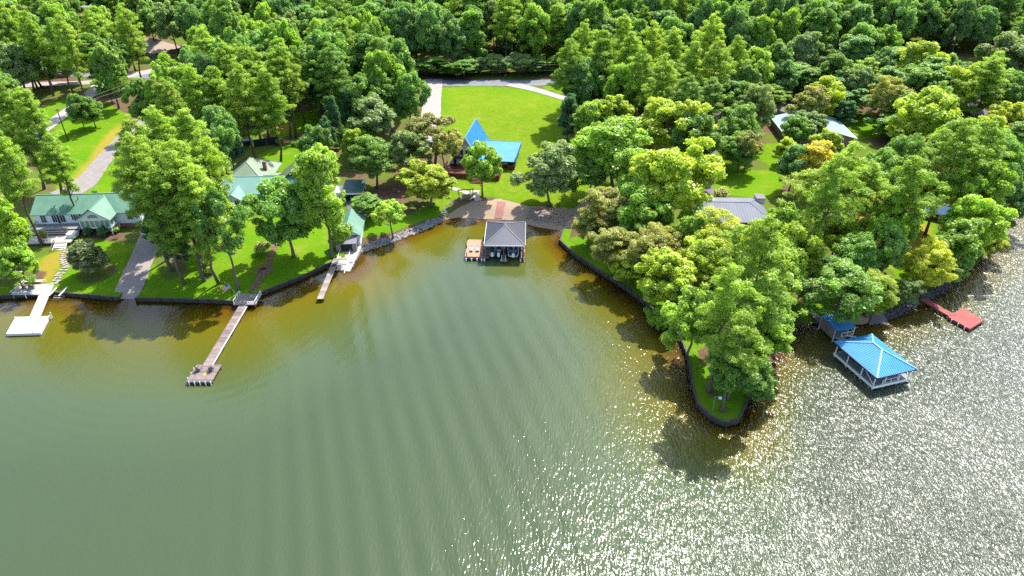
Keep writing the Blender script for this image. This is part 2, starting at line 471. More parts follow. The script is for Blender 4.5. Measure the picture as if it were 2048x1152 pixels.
def noise(N, L, vec, scale, detail=4, rough=0.55, dist=0.0):
    n = N.new('ShaderNodeTexNoise')
    n.inputs['Scale'].default_value = scale; n.inputs['Detail'].default_value = detail
    n.inputs['Roughness'].default_value = rough; n.inputs['Distortion'].default_value = dist
    L.new(vec, n.inputs['Vector'])
    return n.outputs['Fac']

def maprange(N, L, v, a, b, c=0.0, d=1.0, smooth=False):
    n = N.new('ShaderNodeMapRange')
    if smooth:
        n.interpolation_type = 'SMOOTHSTEP'
    n.inputs['From Min'].default_value, n.inputs['From Max'].default_value = a, b
    n.inputs['To Min'].default_value, n.inputs['To Max'].default_value = c, d
    L.new(v, n.inputs['Value'])
    return n.outputs[0]

def math2(N, L, op, a, b):
    n = N.new('ShaderNodeMath'); n.operation = op
    for i, v in enumerate((a, b)):
        if isinstance(v, (int, float)):
            n.inputs[i].default_value = v
        else:
            L.new(v, n.inputs[i])
    return n.outputs[0]

gmat, N, L = nodes('ground_cover')
bs = N['Principled BSDF']; bs.inputs['Roughness'].default_value = 0.95; bs.inputs['Specular IOR Level'].default_value = 0.0
geo = N.new('ShaderNodeNewGeometry'); P = geo.outputs['Position']
at_ = N.new('ShaderNodeAttribute'); at_.attribute_name = 'cover'
sp = N.new('ShaderNodeSeparateColor'); L.new(at_.outputs['Color'], sp.inputs[0])
na = noise(N, L, P, 0.09, 5); nb_ = noise(N, L, P, 0.9, 5, 0.7); nc = noise(N, L, P, 5.0, 4, 0.7)
grass = mixc(N, L, maprange(N, L, na, 0.3, 0.7), (0.060, 0.150, 0.005), (0.108, 0.190, 0.006))
grass = mixc(N, L, maprange(N, L, nb_, 0.35, 0.75), grass, (0.090, 0.182, 0.008))
grass = mixc(N, L, maprange(N, L, nc, 0.3, 0.75, 0.0, 0.6), grass, (0.050, 0.118, 0.007))
dryc = mixc(N, L, maprange(N, L, nb_, 0.3, 0.7), (0.21, 0.145, 0.03), (0.185, 0.175, 0.018))
litc = mixc(N, L, maprange(N, L, nb_, 0.3, 0.7), (0.085, 0.050, 0.034), (0.15, 0.090, 0.062))
litc = mixc(N, L, maprange(N, L, nc, 0.35, 0.7, 0.0, 0.7), litc, (0.06, 0.038, 0.026))
litc = mixc(N, L, maprange(N, L, na, 0.40, 0.54, 0.0, 0.85), litc, (0.07, 0.115, 0.012))
sandc = mixc(N, L, maprange(N, L, nb_, 0.3, 0.7), (0.27, 0.195, 0.125), (0.24, 0.185, 0.14))
def masked(ch, lo=0.42, hi=0.58, amt=0.5):
    w = math2(N, L, 'MULTIPLY', math2(N, L, 'SUBTRACT', nb_, 0.5), amt)
    return maprange(N, L, math2(N, L, 'ADD', sp.outputs[ch], w), lo, hi, 0, 1, True)
worn = maprange(N, L, noise(N, L, P, 0.22, 6, 0.7), 0.50, 0.70, 0.0, 0.75, True)
grass = mixc(N, L, worn, grass, (0.150, 0.170, 0.022))
c = mixc(N, L, masked('Green', 0.2, 0.8, 1.0), grass, dryc)
c = mixc(N, L, masked('Red', 0.4, 0.6, 0.8), c, litc)
c = mixc(N, L, masked('Blue', 0.4, 0.6, 0.5), c, sandc)
L.new(c, bs.inputs['Base Color'])
bp = N.new('ShaderNodeBump'); bp.inputs['Distance'].default_value = 0.12
L.new(nc, bp.inputs['Height']); L.new(bp.outputs[0], bs.inputs['Normal'])
gm.materials.append(gmat)

# ---- the lake: one sheet that carries the depth below it
WXg = axis(-128, 138, 1.5, -2600, 2600, 1.16); WYg = axis(18, 170, 1.5, -500, 5000, 1.16)
WX, WY = np.meshgrid(WXg, WYg, indexing='ij')
wsd, wsoft = shore_field(WX, WY)
depth = np.where(wsd < 0, -wsd, 0) * 0.105
depth *= 1 - 0.30 * (1 - sstep(-45, -8, WX))      # the left shallows shelve gently
depth *= 1 + 0.35 * (1 - sstep(84, 100, WY)) * sstep(14, 26, WX)   # and off the tip of the point
depth *= 1 + 0.9 * sstep(34, 50, WX)                # the open lake side falls away faster
for px_, py_, rad_, k_ in ((1330, 730, 8, 0.85), (1640, 680, 8, 0.8), (300, 640, 30, 0.85)):
    q_ = at(px_, py_)
    depth *= 1 - (1 - k_) * np.exp(-(((WX - q_.x) ** 2 + (WY - q_.y) ** 2) / rad_ ** 2))
wm = grid_mesh('lake_water', WX, WY, np.zeros(WX.shape))
da = wm.attributes.new('depth', 'FLOAT', 'POINT'); da.data.foreach_set('value', flat(depth).astype(np.float32))
lake = struct(link('lake_water', wm))

wmat, N, L = nodes('lake_surface')
N.remove(N['Principled BSDF'])
geo = N.new('ShaderNodeNewGeometry'); P = geo.outputs['Position']
dat = N.new('ShaderNodeAttribute'); dat.attribute_name = 'depth'
dn = noise(N, L, P, 0.07, 5, 0.6)
dd = math2(N, L, 'ADD', dat.outputs['Fac'], math2(N, L, 'MULTIPLY', math2(N, L, 'SUBTRACT', dn, 0.5), 0.8))
ramp = N.new('ShaderNodeValToRGB')
L.new(maprange(N, L, dd, 0.0, 3.2), ramp.inputs[0])
els = [(0.0, (0.092, 0.047, 0.005)), (0.05, (0.088, 0.056, 0.004)), (0.15, (0.078, 0.066, 0.004)), (0.36, (0.058, 0.064, 0.009)), (0.62, (0.043, 0.062, 0.026)), (1.0, (0.035, 0.051, 0.023))]
cr = ramp.color_ramp
while len(cr.elements) < len(els):
    cr.elements.new(0.5)
for e, (p_, c_) in zip(cr.elements, els):
    e.position = p_; e.color = (*c_, 1)
px_ = N.new('ShaderNodeSeparateXYZ'); L.new(P, px_.inputs[0])
slope_shade = maprange(N, L, px_.outputs['X'], 15, 60, 0.0, 1.0, True)      # darkness of the wave slopes between the glints, put into the water colour
dif = N.new('ShaderNodeBsdfDiffuse'); L.new(mixc(N, L, slope_shade, ramp.outputs[0], mixc(N, L, 1.0, ramp.outputs[0], (0.72, 0.66, 0.72), 'MULTIPLY')), dif.inputs['Color'])
trn = N.new('ShaderNodeBsdfTransparent'); trn.inputs['Color'].default_value = (0.62, 0.42, 0.18, 1)
body = N.new('ShaderNodeMixShader')
L.new(maprange(N, L, dat.outputs['Fac'], 0.0, 0.5, 0.15, 1.0), body.inputs[0])
L.new(trn.outputs[0], body.inputs[1]); L.new(dif.outputs[0], body.inputs[2])
# waves: wind chop with long crests, fine ripples, and the swell of a passing boat
def mapped(rot, sx, sy):
    mp = N.new('ShaderNodeMapping'); mp.vector_type = 'POINT'
    mp.inputs['Rotation'].default_value = (0, 0, rot); mp.inputs['Scale'].default_value = (sx, sy, 1)
    L.new(P, mp.inputs['Vector'])
    return mp.outputs[0]
chop = noise(N, L, mapped(R(-41), 1.0, 0.28), 3.1, 1.4, 0.5, 0.35)
chop2 = noise(N, L, mapped(R(-25), 1.0, 0.5), 0.55, 1.5, 0.5, 0.4)
fine = noise(N, L, mapped(R(20), 1.0, 0.7), 3.6, 1.5, 0.5)
sxyz = N.new('ShaderNodeSeparateXYZ'); L.new(P, sxyz.inputs[0])
wind = maprange(N, L, math2(N, L, 'SUBTRACT', sxyz.outputs['X'], math2(N, L, 'MULTIPLY', sxyz.outputs['Y'], 0.25)), -36, 34, 0.20, 1.40, True)
gust = maprange(N, L, noise(N, L, mapped(R(-20), 1.0, 0.5), 0.10, 3), 0.35, 0.65, 0.75, 1.2)
wind = math2(N, L, 'MULTIPLY', wind, gust)
def rings(cx, cy, period, dist):
    wv = N.new('ShaderNodeTexWave'); wv.wave_type = 'RINGS'; wv.rings_direction = 'Z'; wv.wave_profile = 'SIN'
    wv.inputs['Scale'].default_value = 2 * math.pi / 20.0 / period; wv.inputs['Distortion'].default_value = dist
    wv.inputs['Detail'].default_value = 1.0; wv.inputs['Detail Scale'].default_value = 0.2
    mp = N.new('ShaderNodeMapping'); mp.inputs['Location'].default_value = (-cx, -cy, 0); L.new(P, mp.inputs['Vector'])
    L.new(mp.outputs[0], wv.inputs['Vector'])
    ln = N.new('ShaderNodeVectorMath'); ln.operation = 'LENGTH'; L.new(mp.outputs[0], ln.inputs[0])
    return wv.outputs['Fac'], ln.outputs['Value']
wb = N.new('ShaderNodeTexWave'); wb.wave_type = 'BANDS'; wb.bands_direction = 'X'; wb.wave_profile = 'SIN'
wb.inputs['Scale'].default_value = 2 * math.pi / 20.0 / 3.8; wb.inputs['Distortion'].default_value = 4.0; wb.inputs['Detail'].default_value = 1.5; wb.inputs['Detail Scale'].default_value = 0.10
L.new(mapped(R(-17), 1, 1), wb.inputs['Vector'])
swA = wb.outputs['Fac']
mA = math2(N, L, 'MULTIPLY', maprange(N, L, sxyz.outputs['X'], -46, -24, 0, 1, True), maprange(N, L, sxyz.outputs['X'], 6, 26, 1, 0, True))
mA = math2(N, L, 'MULTIPLY', mA, maprange(N, L, sxyz.outputs['Y'], 112, 130, 1, 0, True))
mA = math2(N, L, 'MULTIPLY', mA, maprange(N, L, noise(N, L, P, 0.05, 2), 0.35, 0.6, 0.35, 1.0))
swB, rB = rings(-60, 112, 2.3, 2.6)
mB = math2(N, L, 'MULTIPLY', maprange(N, L, rB, 12, 20, 0, 1, True), maprange(N, L, rB, 34, 48, 1, 0, True))
h1 = math2(N, L, 'MULTIPLY', math2(N, L, 'ADD', math2(N, L, 'MULTIPLY', chop, 0.22), math2(N, L, 'MULTIPLY', chop2, 0.20)), wind)
h2 = math2(N, L, 'MULTIPLY', math2(N, L, 'MULTIPLY', fine, wind), 0.05)
h3 = math2(N, L, 'ADD', math2(N, L, 'MULTIPLY', math2(N, L, 'MULTIPLY', swA, mA), 0.12), math2(N, L, 'MULTIPLY', math2(N, L, 'MULTIPLY', swB, mB), 0.014))
hs = math2(N, L, 'ADD', math2(N, L, 'ADD', h1, h2), h3)
bp = N.new('ShaderNodeBump'); bp.inputs['Distance'].default_value = 1.0; bp.inputs['Strength'].default_value = 1.0
L.new(hs, bp.inputs['Height'])
bp2 = N.new('ShaderNodeBump'); bp2.inputs['Distance'].default_value = 1.0; bp2.inputs['Strength'].default_value = 0.85
L.new(hs, bp2.inputs['Height']); L.new(bp2.outputs[0], dif.inputs['Normal'])
gl = N.new('ShaderNodeBsdfGlossy'); L.new(maprange(N, L, math2(N, L, 'SUBTRACT', sxyz.outputs['X'], math2(N, L, 'MULTIPLY', sxyz.outputs['Y'], 0.25)), -25, 32, 0.09, 0.25), gl.inputs['Roughness'])
L.new(bp.outputs[0], gl.inputs['Normal'])
fr = N.new('ShaderNodeFresnel'); fr.inputs['IOR'].default_value = 1.333; L.new(bp.outputs[0], fr.inputs['Normal'])
ms = N.new('ShaderNodeMixShader')
L.new(fr.outputs[0], ms.inputs[0]); L.new(body.outputs[0], ms.inputs[1]); L.new(gl.outputs[0], ms.inputs[2])
L.new(ms.outputs[0], N['Material Output'].inputs['Surface'])
wm.materials.append(wmat)

# ---- roads, drives and paths draped over the ground
def ribbon(name, px, widths, m, up=0.06, step=1.5, world=False):
    pts = [Vector((p[0], p[1], 0)) if world else on(p[0], p[1]) for p in px]
    dense, wd = [], []
    for i in range(len(pts) - 1):
        a, b = pts[i], pts[i + 1]
        k = max(2, int((b - a).length / step))
        for j in range(k):
            t = j / k
            dense.append(a.lerp(b, t)); wd.append(widths[i] * (1 - t) + widths[i + 1] * t)
    dense.append(pts[-1]); wd.append(widths[-1])
    for _ in range(3):                                   # round the corners
        dense = [dense[0]] + [(dense[i - 1] + dense[i] * 2 + dense[i + 1]) / 4 for i in range(1, len(dense) - 1)] + [dense[-1]]
    mb = MB(); vs, fs = [], []
    K = 4
    rng = random.Random(len(px) * 7 + int(pts[0].x))
    for i, p in enumerate(dense):
        d = (dense[min(i + 1, len(dense) - 1)] - dense[max(i - 1, 0)]); d.z = 0
        d.normalize()
        nrm = Vector((-d.y, d.x, 0))
        w0 = wd[i] / 2 + rng.uniform(-0.12, 0.12); w1 = wd[i] / 2 + rng.uniform(-0.12, 0.12)
        for k in range(K + 1):
            q = p + nrm * (-w0 + (w0 + w1) * k / K)
            vs.append((q.x, q.y, max(gz(q.x, q.y), -2) + up))
    for i in range(len(dense) - 1):
        for k in range(K):
            a = i * (K + 1) + k
            fs.append((a, a + K + 1, a + K + 2, a + 1))
    mb.add(vs, fs)
    o = mb.build(name, m, smooth=True)
    for p in o.data.polygons:
        if p.normal.z < 0:
            o.data.flip_normals(); break
    return struct(o)

ribbon('road', [(-190, 262), (-120, 258), (-60, 252), (0, 250.5), (40, 252), (90, 262), (160, 270), (260, 272)], [7, 7, 7, 7.2, 7, 6.5, 6, 6], M_ASPHALT, 0.07, 3, world=True)
ribbon('road_left', [(20, 172), (110, 168), (200, 164), (260, 152), (315, 138), (420, 130)], [5.5, 5.5, 5.5, 5.5, 5.5, 5.5], M_PALEGRAVEL, 0.08, 3)
ribbon('driveway_pale', [(60, 280), (95, 252), (150, 213), (178, 190), (200, 168)], [5.0, 4.6, 4.6, 4.6, 4.6], M_PALECONC, 0.09)
ribbon('driveway_gravel', [(120, 392), (165, 372), (195, 335), (225, 300), (255, 268), (300, 235)], [8.0, 7.0, 5.2, 4.8, 4.6, 4.6], M_GRAVEL, 0.07)
ribbon('boat_ramp', [(243, 612), (256, 590), (272, 545), (292, 500), (308, 455), (335, 420)], [5.2, 5.2, 5.4, 5.2, 4.6, 4.2], M_CONC, 0.10, 1.0)
ribbon('driveway_house', [(868, 158), (864, 200), (862, 235), (845, 275), (850, 300)], [6.5, 6.2, 6.2, 8, 8], M_PALEGRAVEL, 0.09)
ribbon('driveway_field', [(1020, 168), (1065, 178), (1115, 193), (1180, 212), (1250, 225)], [5.5, 4.6, 4.4, 4.2, 4.2], M_PALEGRAVEL, 0.10)
ribbon('driveway_right', [(1440, 215), (1425, 262), (1418, 300), (1402, 340), (1408, 385), (1415, 410)], [4, 4.5, 5, 5, 5, 5], M_DKASPHALT, 0.07)
ribbon('driveway_far_right', [(1600, 170), (1590, 200), (1580, 225), (1560, 235)], [4, 6, 9, 9], M_DKASPHALT, 0.07)
ribbon('walkway', [(893, 374), (915, 379), (938, 387)], [1.3, 1.4, 1.4], M_PALECONC, 0.07, 0.7)
ribbon('walkway_landing', [(951, 381), (949, 392), (957, 402)], [2.2, 1.9, 1.8], M_PALECONC, 0.09, 0.7)
ribbon('red_walk', [(1003, 404), (1000, 420), (996, 437)], [2.1, 2.1, 2.1], M_MAT, 0.12, 0.7)
ribbon('patio_path', [(605, 448), (640, 430), (650, 418)], [1.6, 2.2, 2.4], M_PALECONC, 0.07, 0.7)
ribbon('carport_apron', [(706, 402), (712, 422), (722, 436)], [4.0, 3.6, 3.0], M_DKASPHALT, 0.09, 0.7)
slip = struct(MB().slab([tuple(on(*p)[:2]) + (gz(*on(*p)[:2]) * 0 + h,) for p, h in (((668, 546), 0.05), ((700, 545), 0.10), ((724, 500), 0.95), ((716, 488), 1.10), ((677, 498), 1.05))], 0.9).build('boat_slip_ramp', M_PALECONC))

# stones of the garden paths, each laid by itself
def stone_mesh(seed, r, h):
    rng = random.Random(seed)
    n = 7
    pts = [(r * rng.uniform(0.75, 1.1) * math.cos(2 * math.pi * i / n), r * rng.uniform(0.75, 1.1) * math.sin(2 * math.pi * i / n)) for i in range(n)]
    return MB().prism(pts, -0.05, h)
STONES = [stone_mesh(i, 0.42, 0.08).mesh('stepping_stone', M_PATHSTONE) for i in range(5)]
def stepping(name, px, wid, label, seed):
    rng = random.Random(seed)
    pts = [on(*p) for p in px]
    root = thing(name, label, 'path', pts[0])
    acc = []
    for i in range(len(pts) - 1):
        k = max(1, int((pts[i + 1] - pts[i]).length / 0.8))
        acc += [pts[i].lerp(pts[i + 1], j / k) for j in range(k)]
    for p in acc:
        for s in (-0.5, 0.5):
            q = p + Vector((s * wid + rng.uniform(-.15, .15), rng.uniform(-.15, .15), 0))
            q.z = gz(q.x, q.y) + 0.05
            o = link('stepping_stone', STONES[rng.randrange(5)], root, q - pts[0], rng.uniform(0, 6))
            o.scale = (rng.uniform(.9, 1.25), rng.uniform(.9, 1.25), 1)
    return root
stepping('stone_path', [(133, 500), (127, 520), (133, 535), (118, 552), (106, 572)], 0.85, 'winding pale flagstone path from white deck steps to white dock', 1)
BRICKS = [MB().b(-0.3, 0.3, -0.28, 0.28, -0.06, 0.09).mesh('brick_paver', M_BRICK)]
def brick_path():
    rng = random.Random(5)
    px = [(556, 468), (553, 485), (540, 515), (527, 545), (512, 570), (503, 588)]
    pts = [on(*p) for p in px]
    root = thing('brick_path', 'narrow red brick path running down lawn to weathered dock', 'path', pts[0])
    for i in range(len(pts) - 1):
        k = max(1, int((pts[i + 1] - pts[i]).length / 0.62))
        for j in range(k):
            p = pts[i].lerp(pts[i + 1], j / k)
            for s in (-0.33, 0.33):
                q = Vector((p.x + s, p.y, 0)); q.z = gz(q.x, q.y) + 0.04
                link('brick_paver', BRICKS[0], root, q - pts[0], rng.uniform(-.12, .12))
    # timber risers where the path climbs
    for i in range(4):
        p = on(555 - i * 1.2, 470 + i * 5)
        MB().b(-0.8, 0.8, -0.1, 0.1, 0, 0.16).build('step_riser', M_GREYWOOD, root, Vector((p.x, p.y, gz(p.x, p.y) + 0.05)) - pts[0])
brick_path()

# ---- timber seawalls: sections of stacked timbers between posts, with a cap
def seawall(px, label, h=0.85, seclen=2.3, cap_m=M_CAP, world_pts=None):
    pts = world_pts or [at(x, y, 0) for x, y in px]
    root = thing('seawall', label, 'seawall', (pts[0].x, pts[0].y, 0))
    o0 = Vector((pts[0].x, pts[0].y, 0))
    rng = random.Random(int(pts[0].x * 10))
    seg = []
    for i in range(len(pts) - 1):
        a, b = pts[i], pts[i + 1]
        k = max(1, round((b - a).length / seclen))
        seg += [(a.lerp(b, j / k), a.lerp(b, (j + 1) / k)) for j in range(k)]
    # the turf that runs up to the back of the wall
    dn_ = [pts[0]] + [b for _, b in seg]
    vs, fs = [], []
    for i, p in enumerate(dn_):
        t_ = dn_[min(i + 1, len(dn_) - 1)] - dn_[max(i - 1, 0)]
        nr_ = Vector((-t_.y, t_.x, 0)).normalized()
        for off in (0.08, 0.9, 1.9):
            q = p + nr_ * off
            vs.append((q.x, q.y, h - 0.10 if off < 0.5 else (max(h - 0.04, gz(q.x, q.y)) if off < 1.5 else max(gz(q.x, q.y), 0.5) + 0.03)))
    for i in range(len(dn_) - 1):
        for k in range(2):
            a_ = i * 3 + k
            fs.append((a_, a_ + 3, a_ + 4, a_ + 1))
    struct(MB().add(vs, fs).build('lawn_edge', gmat, smooth=True))
    for a, b in seg:
        d = b - a; ln = d.length; ang = math.atan2(d.y, d.x)
        mid = (a + b) / 2 - o0
        hh = h + rng.uniform(-0.03, 0.03)
        for k in range(2):
            z0 = -0.7 if k == 0 else hh * 0.42
            z1 = hh * 0.40 if k == 0 else hh - 0.09
            o = MB().b(-ln / 2 + 0.02, ln / 2 - 0.02, -0.10 - 0.03 * k, 0.10 - 0.03 * k, z0, z1).build('timber', M_DKWOOD, root, mid, ang)
        MB().b(-ln / 2, ln / 2, -0.15, 0.15, hh - 0.08, hh + 0.02).build('cap', cap_m, root, mid, ang + rng.uniform(-.01, .01))
        MB().tube([(0, 0, -1.0), (0, 0, hh + 0.08)], 0.13, 6).build('post', M_DKWOOD, root, a - o0 + Vector((math.sin(ang), -math.cos(ang), 0)) * 0.24)
    return root
seawall(None, 'dark timber seawall beside white dock at left edge of lawn', world_pts=[Vector((-150, 115, 0)), at(0, 598), at(110, 590), at(225, 600), at(238, 601)])
seawall([(274, 602), (370, 604), (470, 608), (482, 604)], 'dark timber seawall between concrete ramp and weathered brown dock')
seawall([(508, 596), (520, 592), (600, 560), (668, 528)], 'dark timber seawall angling up from brown dock to narrow pier')
seawall([(1127, 464), (1120, 487), (1150, 515), (1200, 548), (1250, 580), (1290, 610), (1330, 650), (1360, 680), (1375, 720), (1385, 780), (1395, 815), (1420, 840), (1450, 853), (1478, 845), (1488, 820), (1500, 790)],
        'long dark timber seawall wrapping the wooded point', 0.95)

# ---- stones
def rock_proto(seed):
    rng = random.Random(seed)
    bm = bmesh.new()
    bmesh.ops.create_icosphere(bm, subdivisions=1, radius=0.5)
    for v in bm.verts:
        v.co *= rng.uniform(0.72, 1.2); v.co.z *= 0.7
    V = [tuple(v.co) for v in bm.verts]; Fc = [tuple(v.index for v in f.verts) for f in bm.faces]
    bm.free()
    return V, Fc
ROCKP = [rock_proto(i) for i in range(8)]
BOULD = {}
def rocks_along(name, px, wid, n, size, m, label, seed, big=0, back=0.0):
    """a bank of tumbled stone; the small stones are one mass, the largest ones stand by themselves"""
    rng = random.Random(seed)
    pts = [at(x, y, 0) for x, y in px]
    lens = [(pts[i + 1] - pts[i]).length for i in range(len(pts) - 1)]
    tot = sum(lens)
    mb = MB()
    def spot():
        t = rng.uniform(0, tot); i = 0
        while i < len(lens) - 1 and t > lens[i]:
            t -= lens[i]; i += 1
        a, b = pts[i], pts[i + 1]
        d = (b - a).normalized(); nr = Vector((-d.y, d.x, 0))
        p = a.lerp(b, min(1, t / lens[i])) + nr * (rng.uniform(-0.35, 1) * wid + back)
        return p
    for _ in range(n):
        p = spot(); s = size * rng.uniform(0.55, 1.35)
        V, Fc = ROCKP[rng.randrange(8)]
        rot = Matrix.Rotation(rng.uniform(0, 6.28), 3, 'Z')
        z = max(gz(p.x, p.y), -0.35) + s * 0.12
        mb.add([tuple(rot @ Vector((v[0] * s, v[1] * s * rng.uniform(.9, 1.1), v[2] * s)) + Vector((p.x, p.y, z))) for v in V], Fc)
    o = stuff(mb.build(name, m))
    tag(o, label, 'stones')
    for k in range(big):
        p = spot(); s = size * rng.uniform(1.5, 2.1)
        V, Fc = ROCKP[rng.randrange(8)]
        b = MB().add([(v[0] * s, v[1] * s, v[2] * s) for v in V], Fc).build('boulder', m, None, (p.x, p.y, max(gz(p.x, p.y), -0.2) + s * 0.15), rng.uniform(0, 6))
        BOULD.setdefault(label, []).append(tag(b, 'boulder among ' + label, 'boulder', 'boulders among ' + label))
rocks_along('riprap', [(722, 503), (760, 491), (800, 476), (850, 457), (885, 440)], 1.6, 620, 0.62, M_ROCK, 'grey riprap stones left of the charcoal boathouse', 3, 10)
rocks_along('riprap', [(888, 438), (905, 420), (930, 408), (955, 402)], 1.0, 220, 0.42, M_ROCK, 'pale small stones edging lawn below the wooden swing', 4, 0, 0.4)
rocks_along('riprap', [(1050, 440), (1085, 446), (1130, 455)], 3.4, 420, 0.62, M_TANROCK, 'tan rubble stones under the beach oak', 5, 14, 1.0)
rocks_along('riprap', [(700, 540), (712, 520), (722, 503)], 0.7, 90, 0.5, M_DKROCK, 'dark stones beside the boat slip', 6, 4)
rocks_along('riprap', [(1762, 640), (1800, 626), (1840, 606), (1880, 584), (1900, 570)], 1.3, 420, 0.6, M_DKROCK, 'dark riprap stones near the red dock', 7, 8)
# ------------------------------------------------------------------ trees
def leaf_material(name, trans=0.35, rough=0.6, gloss=0.0):
    m, N, L = nodes(name)
    N.remove(N['Principled BSDF'])
    oi = N.new('ShaderNodeObjectInfo')
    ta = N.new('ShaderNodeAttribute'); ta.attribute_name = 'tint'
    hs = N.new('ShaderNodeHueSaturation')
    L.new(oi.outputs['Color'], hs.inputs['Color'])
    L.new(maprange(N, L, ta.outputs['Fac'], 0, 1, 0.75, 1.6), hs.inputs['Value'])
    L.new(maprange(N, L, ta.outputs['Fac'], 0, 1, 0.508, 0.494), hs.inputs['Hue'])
    rv = N.new('ShaderNodeHueSaturation')
    L.new(hs.outputs[0], rv.inputs['Color'])
    L.new(maprange(N, L, oi.outputs['Random'], 0, 1, 0.86, 1.14), rv.inputs['Value'])
    L.new(maprange(N, L, oi.outputs['Random'], 0, 1, 0.505, 0.496), rv.inputs['Hue'])
    d = N.new('ShaderNodeBsdfDiffuse'); L.new(rv.outputs[0], d.inputs['Color'])
    t = N.new('ShaderNodeBsdfTranslucent')
    yel = mixc(N, L, 1.0, rv.outputs[0], (1.45, 1.4, 0.5), 'MULTIPLY')
    L.new(yel, t.inputs['Color'])
    mx = N.new('ShaderNodeMixShader'); mx.inputs[0].default_value = trans
    L.new(d.outputs[0], mx.inputs[1]); L.new(t.outputs[0], mx.inputs[2])
    out = mx.outputs[0]
    if gloss:
        g = N.new('ShaderNodeBsdfGlossy'); g.inputs['Roughness'].default_value = 0.45
        m2 = N.new('ShaderNodeMixShader'); m2.inputs[0].default_value = gloss
        L.new(out, m2.inputs[1]); L.new(g.outputs[0], m2.inputs[2]); out = m2.outputs[0]
    L.new(out, N['Material Output'].inputs['Surface'])
    return m
M_LEAF = leaf_material('broad_leaves', 0.50, gloss=0.03)
M_NEEDLE = leaf_material('pine_needles', 0.46, gloss=0.02)
M_GLOSSY = leaf_material('waxy_leaves', 0.25, gloss=0.03)

def leaf_cloud(name, m, centers, radii, per, la, lb, rng, squash=0.8, up=0.75, radial=0.0, tints=None, shell=(0.55, 1.05)):
    """leaf-sized diamonds scattered over clumps; returns a mesh with a 'tint' value per face"""
    C = np.asarray(centers, float); Rr = np.asarray(radii, float)
    reps = np.maximum(20, (per * (Rr / Rr.mean()) ** 2).astype(int))
    idx = np.repeat(np.arange(len(C)), reps); n = len(idx)
    dirs = rng.normal(size=(n, 3)); dirs[:, 2] += 0.35
    dirs /= np.linalg.norm(dirs, axis=1)[:, None]
    rad = rng.uniform(shell[0], shell[1], n) ** 0.7
    pos = C[idx] + dirs * (Rr[idx] * rad)[:, None] * np.array([1, 1, squash])
    pos += rng.normal(size=(n, 3)) * 0.10
    nrm = dirs * 0.8 + rng.normal(size=(n, 3)) * 0.6; nrm[:, 2] += up
    nrm /= np.linalg.norm(nrm, axis=1)[:, None]
    ref = rng.normal(size=(n, 3)) * (1 - radial) + dirs * radial * 2
    t1 = ref - nrm * np.sum(ref * nrm, 1)[:, None]
    t1 /= np.maximum(np.linalg.norm(t1, axis=1), 1e-6)[:, None]
    t2 = np.cross(nrm, t1)
    s = (0.45 + 1.0 * rng.random(n) ** 1.6)[:, None]
    v = np.stack([pos - t1 * la * s, pos + t2 * lb * s + nrm * la * 0.12, pos + t1 * la * s, pos - t2 * lb * s + nrm * la * 0.12], 1).reshape(-1, 3)
    ct = rng.uniform(0.25, 0.75, len(C)) if tints is None else tints
    tint = np.clip(ct[idx] + rng.normal(size=n) * 0.17, 0, 1)
    me = bpy.data.meshes.new(name)
    me.vertices.add(4 * n); me.vertices.foreach_set('co', v.ravel())
    me.loops.add(4 * n); me.loops.foreach_set('vertex_index', np.arange(4 * n, dtype=np.int32))
    me.polygons.add(n); me.polygons.foreach_set('loop_start', np.arange(0, 4 * n, 4, dtype=np.int32))
    me.update(calc_edges=True)
    a = me.attributes.new('tint', 'FLOAT', 'FACE'); a.data.foreach_set('value', tint.astype(np.float32))
    me.materials.append(m)
    return me

def bent(a, b, rng, k=4, j=0.06):
    a, b = Vector(a), Vector(b); ln = (b - a).length
    return [a.lerp(b, i / k) + (Vector((rng.normal(), rng.normal(), 0)) * ln * j if 0 < i < k else Vector()) for i in range(k + 1)]

def wood_mesh(name, m, H, r0, targets, rng, top=0.85, fork=0.35):
    mb = MB()
    spine = bent((0, 0, -0.4), (rng.normal() * 0.03 * H, rng.normal() * 0.03 * H, H * top), rng, 6, 0.012)
    nr = len(spine)
    mb.tube(spine, [r0 * (1.35 if i == 0 else 1 - 0.82 * i / (nr - 1)) for i in range(nr)], 7)
    for t in targets:
        t = Vector(t)
        z = max(H * fork * 0.8, t.z - (t.xy.length) * rng.uniform(0.35, 0.8))
        z = min(z, H * top * 0.97)
        f = z / (H * top); i = min(nr - 2, int(f * (nr - 1)))
        a = spine[i].lerp(spine[i + 1], f * (nr - 1) - i)
        ra = r0 * (1 - 0.82 * f) * 0.5
        p = bent(a, t, rng, 3, 0.07)
        mb.tube(p, [ra, ra * .75, ra * .5, ra * .2], 5, False)
    me = mb.mesh(name, m)
    for p in me.polygons:
        p.use_smooth = True
    return me

def lobes(rng, k=7):
    d = rng.normal(size=(k, 3)); d /= np.linalg.norm(d, axis=1)[:, None]
    w = rng.uniform(-0.40, 0.36, k)
    return lambda q: 1 + sum(w[i] * np.clip(q @ d[i], 0, 1) ** 3 for i in range(k))

